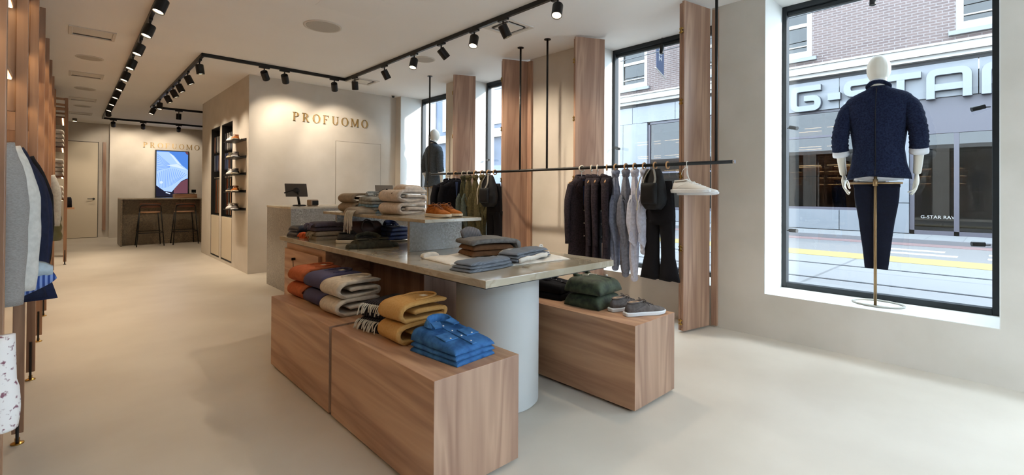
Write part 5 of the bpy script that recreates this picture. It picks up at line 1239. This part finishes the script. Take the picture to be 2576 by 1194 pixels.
t = thing('side_ledge', 'small walnut ledge sticking out at the far end of the shelf tower', 'shelf', (.03, 12.7, .92))
MB().box(-.075, .05, -.12, .12, 0, .035).make('board', mWalX, t); MB().box(-.075, -.055, -.1, .1, -.92, 0).make('leg', mWalZ, t)
th = thing('folded_garment', 'dark folded garment with white tag on the walnut ledge', 'clothing', (.0, 12.7, .956)); pillow(.09, .2, .2, 4, 10, 10, 0, .006, 12, 3).make('body', mDkNavy, th, smooth=True); MB().box(.044, .048, -.03, .03, .05, .13).make('label_tag', mIvory, th)

# ================================================================ NICHE CABINETS AND SHOE SHELVES
TC = ['2b3350', '4a4e58', '6d6a66', '8c8a88', '23252c', '5b3a2e', '3b4a68']
for k, (a, b) in enumerate(NI):
    t = thing('accessory_cabinet', 'tall wall niche for ties and belts, %s' % ('nearer one beside the shoe shelves' if k == 0 else 'farther one'), 'cabinet', (XB, (a+b)/2, 0), 0, 'wall niches for ties')
    m = MB(); m.box(XB+.40, XB+.415, a+.001, b-.001, .83, 2.509); m.box(XB, XB+.40, a+.001, a+.012, .83, 2.509); m.box(XB, XB+.40, b-.012, b-.001, .83, 2.509); m.box(XB, XB+.4, a+.012, b-.012, 2.497, 2.509); m.box(XB+.03, XB+.4, a+.012, b-.012, .82, .832)
    m.make('lining', mBlackM, t, world=True)
    m = MB(); m.box(XB+.002, XB+.03, a+.002, a+.022, .052, .85); m.box(XB+.002, XB+.03, b-.022, b-.002, .052, .85); m.box(XB+.002, XB+.03, a+.022, b-.022, .052, .072)
    m.make('frame', mBlackM, t, world=True)
    MB().box(XB+.001, XB+.028, a+.03, b-.03, .08, .83).make('door', mBeigeDoor, t, world=True, bevel=.003)
    for z in (2.33, 1.97, 1.55): MB().cyl((XB+.05, a+.012, z), (XB+.05, b-.012, z), .008, 8).make('rod', mChrome, t, world=True)
    near = 'nearer' if k == 0 else 'farther'
    for r_, z in enumerate((2.33, 1.97)):
        for q in range(5):
            y = a+.12+(b-a-.24)*q/4
            m = MB(); rings = []
            for zz, w_ in ((.012, .02), (0, .022), (-.1, .026), (-.26, .036), (-.30, .002)): rings.append([(-.016, -w_, zz), (.016, -w_, zz), (.016, w_, zz), (-.016, w_, zz)])
            m.loft(rings); o = m.make('hanging_tie', plain('tie silk', TC[(q+r_*3+k) % 7], .5), loc=(XB+.05, y, z+.001))
            tag(o, 'tie hanging in the %s niche, %s row, %s from the near side' % (near, ('upper', 'lower')[r_], ORD[q]), 'tie', 'ties in the niches')
    for q in range(6):
        y = a+.10+(b-a-.2)*q/5; th = thing('leather_belt', 'leather belt hanging in the bottom row of the %s niche, %s from the near side' % (near, ORD[q]), 'belt', (XB+.05, y, 1.55), 0, 'belts in the niches')
        MB().box(-.003, .003, -.016, .016, -.68, -.035).make('strap', plain('belt leather', ('8a4a26', '2a2320', 'a0795a', '6d6a64', '7a3d20', '1e1c1c')[q], .5), th)
        m = MB(); m.box(-.004, .004, -.02, .02, -.035, -.03); m.tube([(.012*math.cos(w_), 0, .001+.012*math.sin(w_)) for w_ in [2*PI*j/12 for j in range(13)]], .003, 6); m.cyl((0, 0, -.012), (0, 0, -.034), .003, 6); m.make('buckle', mChrome, th)
SS = [((wht, 'white'), (tan, 'tan')), ((olv, 'olive'), (gry, 'grey')), ((wht, 'white'), (blk, 'black')), ((blk, 'black'), (tan, 'tan')), ((wht, 'white'), (gry, 'grey'))]
for k, z in enumerate((2.11, 1.835, 1.565, 1.285, 1.0)):
    w_ = ['top', 'second', 'third', 'fourth', 'lowest'][k]
    t = thing('shoe_shelf', 'thin black shoe shelf on the wall beside the niches, %s' % (w_ if k in (0, 4) else w_+' from the top'), 'shelf', (XB, 8.62, z), 0, 'black shoe shelves')
    MB().box(-.17, 0, -.36, .33, -.01, 0).make('board', mBlack, t); MB().box(-.012, 0, -.36, .33, 0, .03).make('back_lip', mBlack, t)
    for j, (mats, nm) in enumerate(SS[k]):
        shoe(nm if nm != 'olive' else 'olive', mats, 2.0-.0*j, 8.93-.31*j, z, -PI/2-.42, '%s sneaker on the %s black shoe shelf of the wall' % (nm, w_), 'sneakers on the wall shelves')

# ================================================================ MANNEQUINS IN THE WINDOWS
def mannequin(x, y, z, jmat, tmat, shirtmat, label, jlen=1.055, seed=0, tlabel=''):
    t = thing('mannequin', label, 'mannequin', (x, y, z))       # faces the street, +x
    b = MB(); c = .125
    b.ball((c+.02, 0, 1.945), (.098, .082, .118), 20); b.cyl((c-.005, 0, 1.72), (c+.005, 0, 1.90), .056, 20)
    b.loft([[(c+d*math.cos(a), w_*math.sin(a), zz) for a in [2*PI*k/24 for k in range(24)]] for zz, w_, d in ((1.02, .13, .09), (1.2, .13, .085), (1.4, .165, .10), (1.58, .185, .105), (1.68, .17, .085), (1.755, .06, .055))])
    for s in (-1, 1):
        b.tube(smooth_path([(c, s*.16, 1.655), (c-.02, s*.222, 1.53), (c-.03, s*.258, 1.38), (c-.005, s*.254, 1.22), (c+.02, s*.242, 1.075)], 5), [.055-.030*k/20 for k in range(21)], 14)
        b.ball((c+.025, s*.24, 1.025), (.040, .017, .055), 12)
        b.tube(smooth_path([(c+.05, s*.235, 1.045), (c+.075, s*.222, 1.01), (c+.083, s*.215, .975), (c+.082, s*.208, .955)], 4), [.012-.004*k/12 for k in range(13)], 8)
        for f, (dx, ln, cu) in enumerate(((.048, .075, .030), (.030, .088, .026), (.010, .082, .034), (-.008, .066, .044))):
            p0 = Vector((c+dx+.006, s*.24, .99)); p1 = p0+Vector((.002, -s*.006, -ln*.42)); p2 = p1+Vector((.0, -s*cu*.5, -ln*.34)); p3 = p2+Vector((-.002, -s*cu*.6, -ln*.24))
            b.tube(smooth_path([p0, p1, p2, p3], 4), [.0092-.0028*k/12 for k in range(13)], 8)
    b.make('body', mMann, t, remesh=.0052)
    h0 = jlen
    tab = [(1.80, .062, .058), (1.775, .088, .068), (1.75, .15, .08), (1.725, .20, .09), (1.69, .222, .105), (1.60, .212, .125), (1.42, .186, .122), (1.28, .170, .112), (1.15, .186, .12), (h0, .216, .138)]
    rings = []
    for i in range(35):
        u = i/34; zz = 1.80+(h0-1.80)*u; w_, d = interp([(-a, b_, c_) for a, b_, c_ in tab], -zz); r = []
        for k in range(32):
            a = 2*PI*k/32; cc, ss = math.cos(a), math.sin(a); fl = 1+.04*max(0, u-.55)*math.sin(6*a+seed)
            r.append((c+d*fl*math.copysign(abs(cc)**.85, cc), w_*fl*math.copysign(abs(ss)**.85, ss), zz-(.025*abs(ss)**3 if i == 34 else 0)))
        rings.append(r)
    J = MB().loft(rings).make('jacket', jmat, t, smooth=True)
    for s in (-1, 1):
        P = smooth_path([(c, s*.172, 1.672), (c-.012, s*.218, 1.58), (c-.03, s*.247, 1.45), (c-.03, s*.258, 1.36), (c-.01, s*.257, 1.275)], 8)
        rr = [(.066-.006*i/(len(P)-1))*(min(1, .75+.05*i))*(1+(.045*math.sin(i*1.9+seed)+.03*math.sin(i*3.1)) * min(1, i/12)) for i in range(len(P))]
        MB().tube(P, rr, 18).make('sleeve', jmat, J, smooth=True)
        MB().tube([(c-.013, s*.257, 1.29), (c-.005, s*.256, 1.25), (c, s*.255, 1.235)], [.058, .062, .06], 16).make('shirt_cuff', shirtmat, t, smooth=True)
    m = MB(); m.tube(smooth_path([(c+.06, -.05, 1.76), (c+.0, -.068, 1.80), (c-.055, -.035, 1.825), (c-.062, 0, 1.83), (c-.055, .035, 1.825), (c+.0, .068, 1.80), (c+.06, .05, 1.76)], 5), .02, 10, flat=.5); m.make('collar', jmat, J, smooth=True)
    m = MB(); m.tube(smooth_path([(c-.05, -.04, 1.84), (c-.06, 0, 1.845), (c-.05, .04, 1.84), (c+.02, .058, 1.82)], 5), .012, 8); m.make('shirt_collar', shirtmat, t, smooth=True)
    m = MB(); m.tube([(c-tabd, 0, zz) for zz, tabd in ((1.78, .07), (1.70, .102), (1.58, .127), (1.42, .127), (1.28, .117), (1.15, .121), (h0+.01, .136))], .003, 6); m.make('back_seam', mDark, J)
    MB().loft([[(c+d*math.cos(a), w_*math.sin(a), zz) for a in [2*PI*k/24 for k in range(24)]] for zz, w_, d in ((h0-.03, .165, .10), (h0+.1, .15, .10))]).make('shirt_hem', shirtmat, t, smooth=True)
    st = MB(); st.cyl((.005, 0, .008), (.005, 0, 1.10), .011, 14); pole = st.make('pole', mBronze, t, smooth=True)
    MB().cyl((.005, -.172, .998), (.005, .172, .998), .008, 12).cyl((.005, 0, .975), (.005, 0, 1.03), .017, 14).make('crossbar', mBronze, pole, smooth=True)
    m = MB(); R1 = []
    for k in range(40):
        a = 2*PI*k/40; R1.append((.125+.145*math.cos(a), .17*math.sin(a)*(1+.0*math.cos(a))))
    m.tube([(a, b_, .008) for a, b_ in R1]+[(R1[0][0], R1[0][1], .008)], .008, 8, flat=.9)
    m.prism([(-.018, -.05), (.02, -.115), (.045, -.06), (.045, .06), (.02, .115), (-.018, .05)], lambda u, v, w_: (u, v, w_), .001, .010)
    m.make('base_ring', plain('base grey', '9a978d', .45), t, smooth=False)
    th = thing('hanging_trousers', tlabel, 'trousers', (x+.048, y, z+.992))
    prf = [(-.0, .150), (-.12, .146), (-.3, .118), (-.5, .095), (-.70, .075)]
    rings = []
    for k in range(19):
        zz = .012-.70*k/18; w_ = interp([(-a, b_) for a, b_ in prf], -zz)[0]; rings.append([(.018*math.copysign(abs(math.cos(a))**.6, math.cos(a))+.004*math.sin(zz*20), w_*math.copysign(abs(math.sin(a))**.8, math.sin(a)), zz) for a in [2*PI*q/24 for q in range(24)]])
    MB().loft(rings).make('legs', tmat, th, smooth=True)
    MB().box(-.021, .021, -.151, .151, -.03, .016).make('waistband', tmat, th, bevel=.008)
    return t
mNavT = noisy('navy tweed', '161b2c', '232a40', 90, .95, 3, .3, spec=.1); mWhS = plain('white shirt', 'd9dade', .8)
mannequin(4.745, .725, SILL, mNavT, cloth('navy flannel', '171a28', .85), mWhS, 'mannequin in a navy tweed blazer seen from behind in the nearest big window', tlabel='navy trousers hung over the brass bar below the nearest mannequin')
mannequin(4.745, 7.22, SILL, cloth('grey blue coat cloth', '4c545c', .85), cloth('pale grey flannel', 'a9aaa8'), mWhS, 'mannequin in a long grey blue coat in the farthest window beside the lettered wall', 1.0, 3, tlabel='pale grey trousers hung below the farthest mannequin')
# small spots on the window frames
for k, (y, z, s, lb) in enumerate(((1.455, 1.94, -1, 'small black spotlight on the left frame of the nearest window, upper one'), (1.455, .95, -1, 'small black spotlight on the left frame of the nearest window, lower one'), (.08, 1.97, 1, 'small black spotlight on the right frame of the nearest window, upper one'), (.08, .925, 1, 'small black spotlight on the right frame of the nearest window, lower one'),
        (3.425, 1.87, -1, 'small black spotlight on the left frame of the second window'), (5.925, 1.83, -1, 'small black spotlight on the left frame of the third window'))):
    t = thing('window_spotlight', lb, 'spotlight', (XG-.03, y, z), 0, 'small spotlights on the window frames')
    MB().cyl((0, 0, 0), (-.03, s*.035, -.002), .004, 8).make('stem', mBlack, t)
    MB().cyl((-.028, s*.03, .004), (-.06, s*.10, -.016+.02*(k % 2)), .018, 14).make('head', mBlack, t)
for k, (y, lb) in enumerate(((.789, 'small black spotlight hanging from the top of the nearest window'), (2.77, 'small black spotlight hanging from the top of the second window before the banner'), (6.62, 'small black spotlight hanging from the top of the farthest window'))):
    t = thing('window_spotlight', lb, 'spotlight', (XG-.05, y, H), 0, 'small spotlights at the window heads')
    MB().cyl((0, 0, 0), (0, 0, -.10), .004, 8).make('stem', mBlack, t); MB().cyl((0, 0, -.09), (-.01, 0, -.19), .024, 16).make('head', mBlack, t)
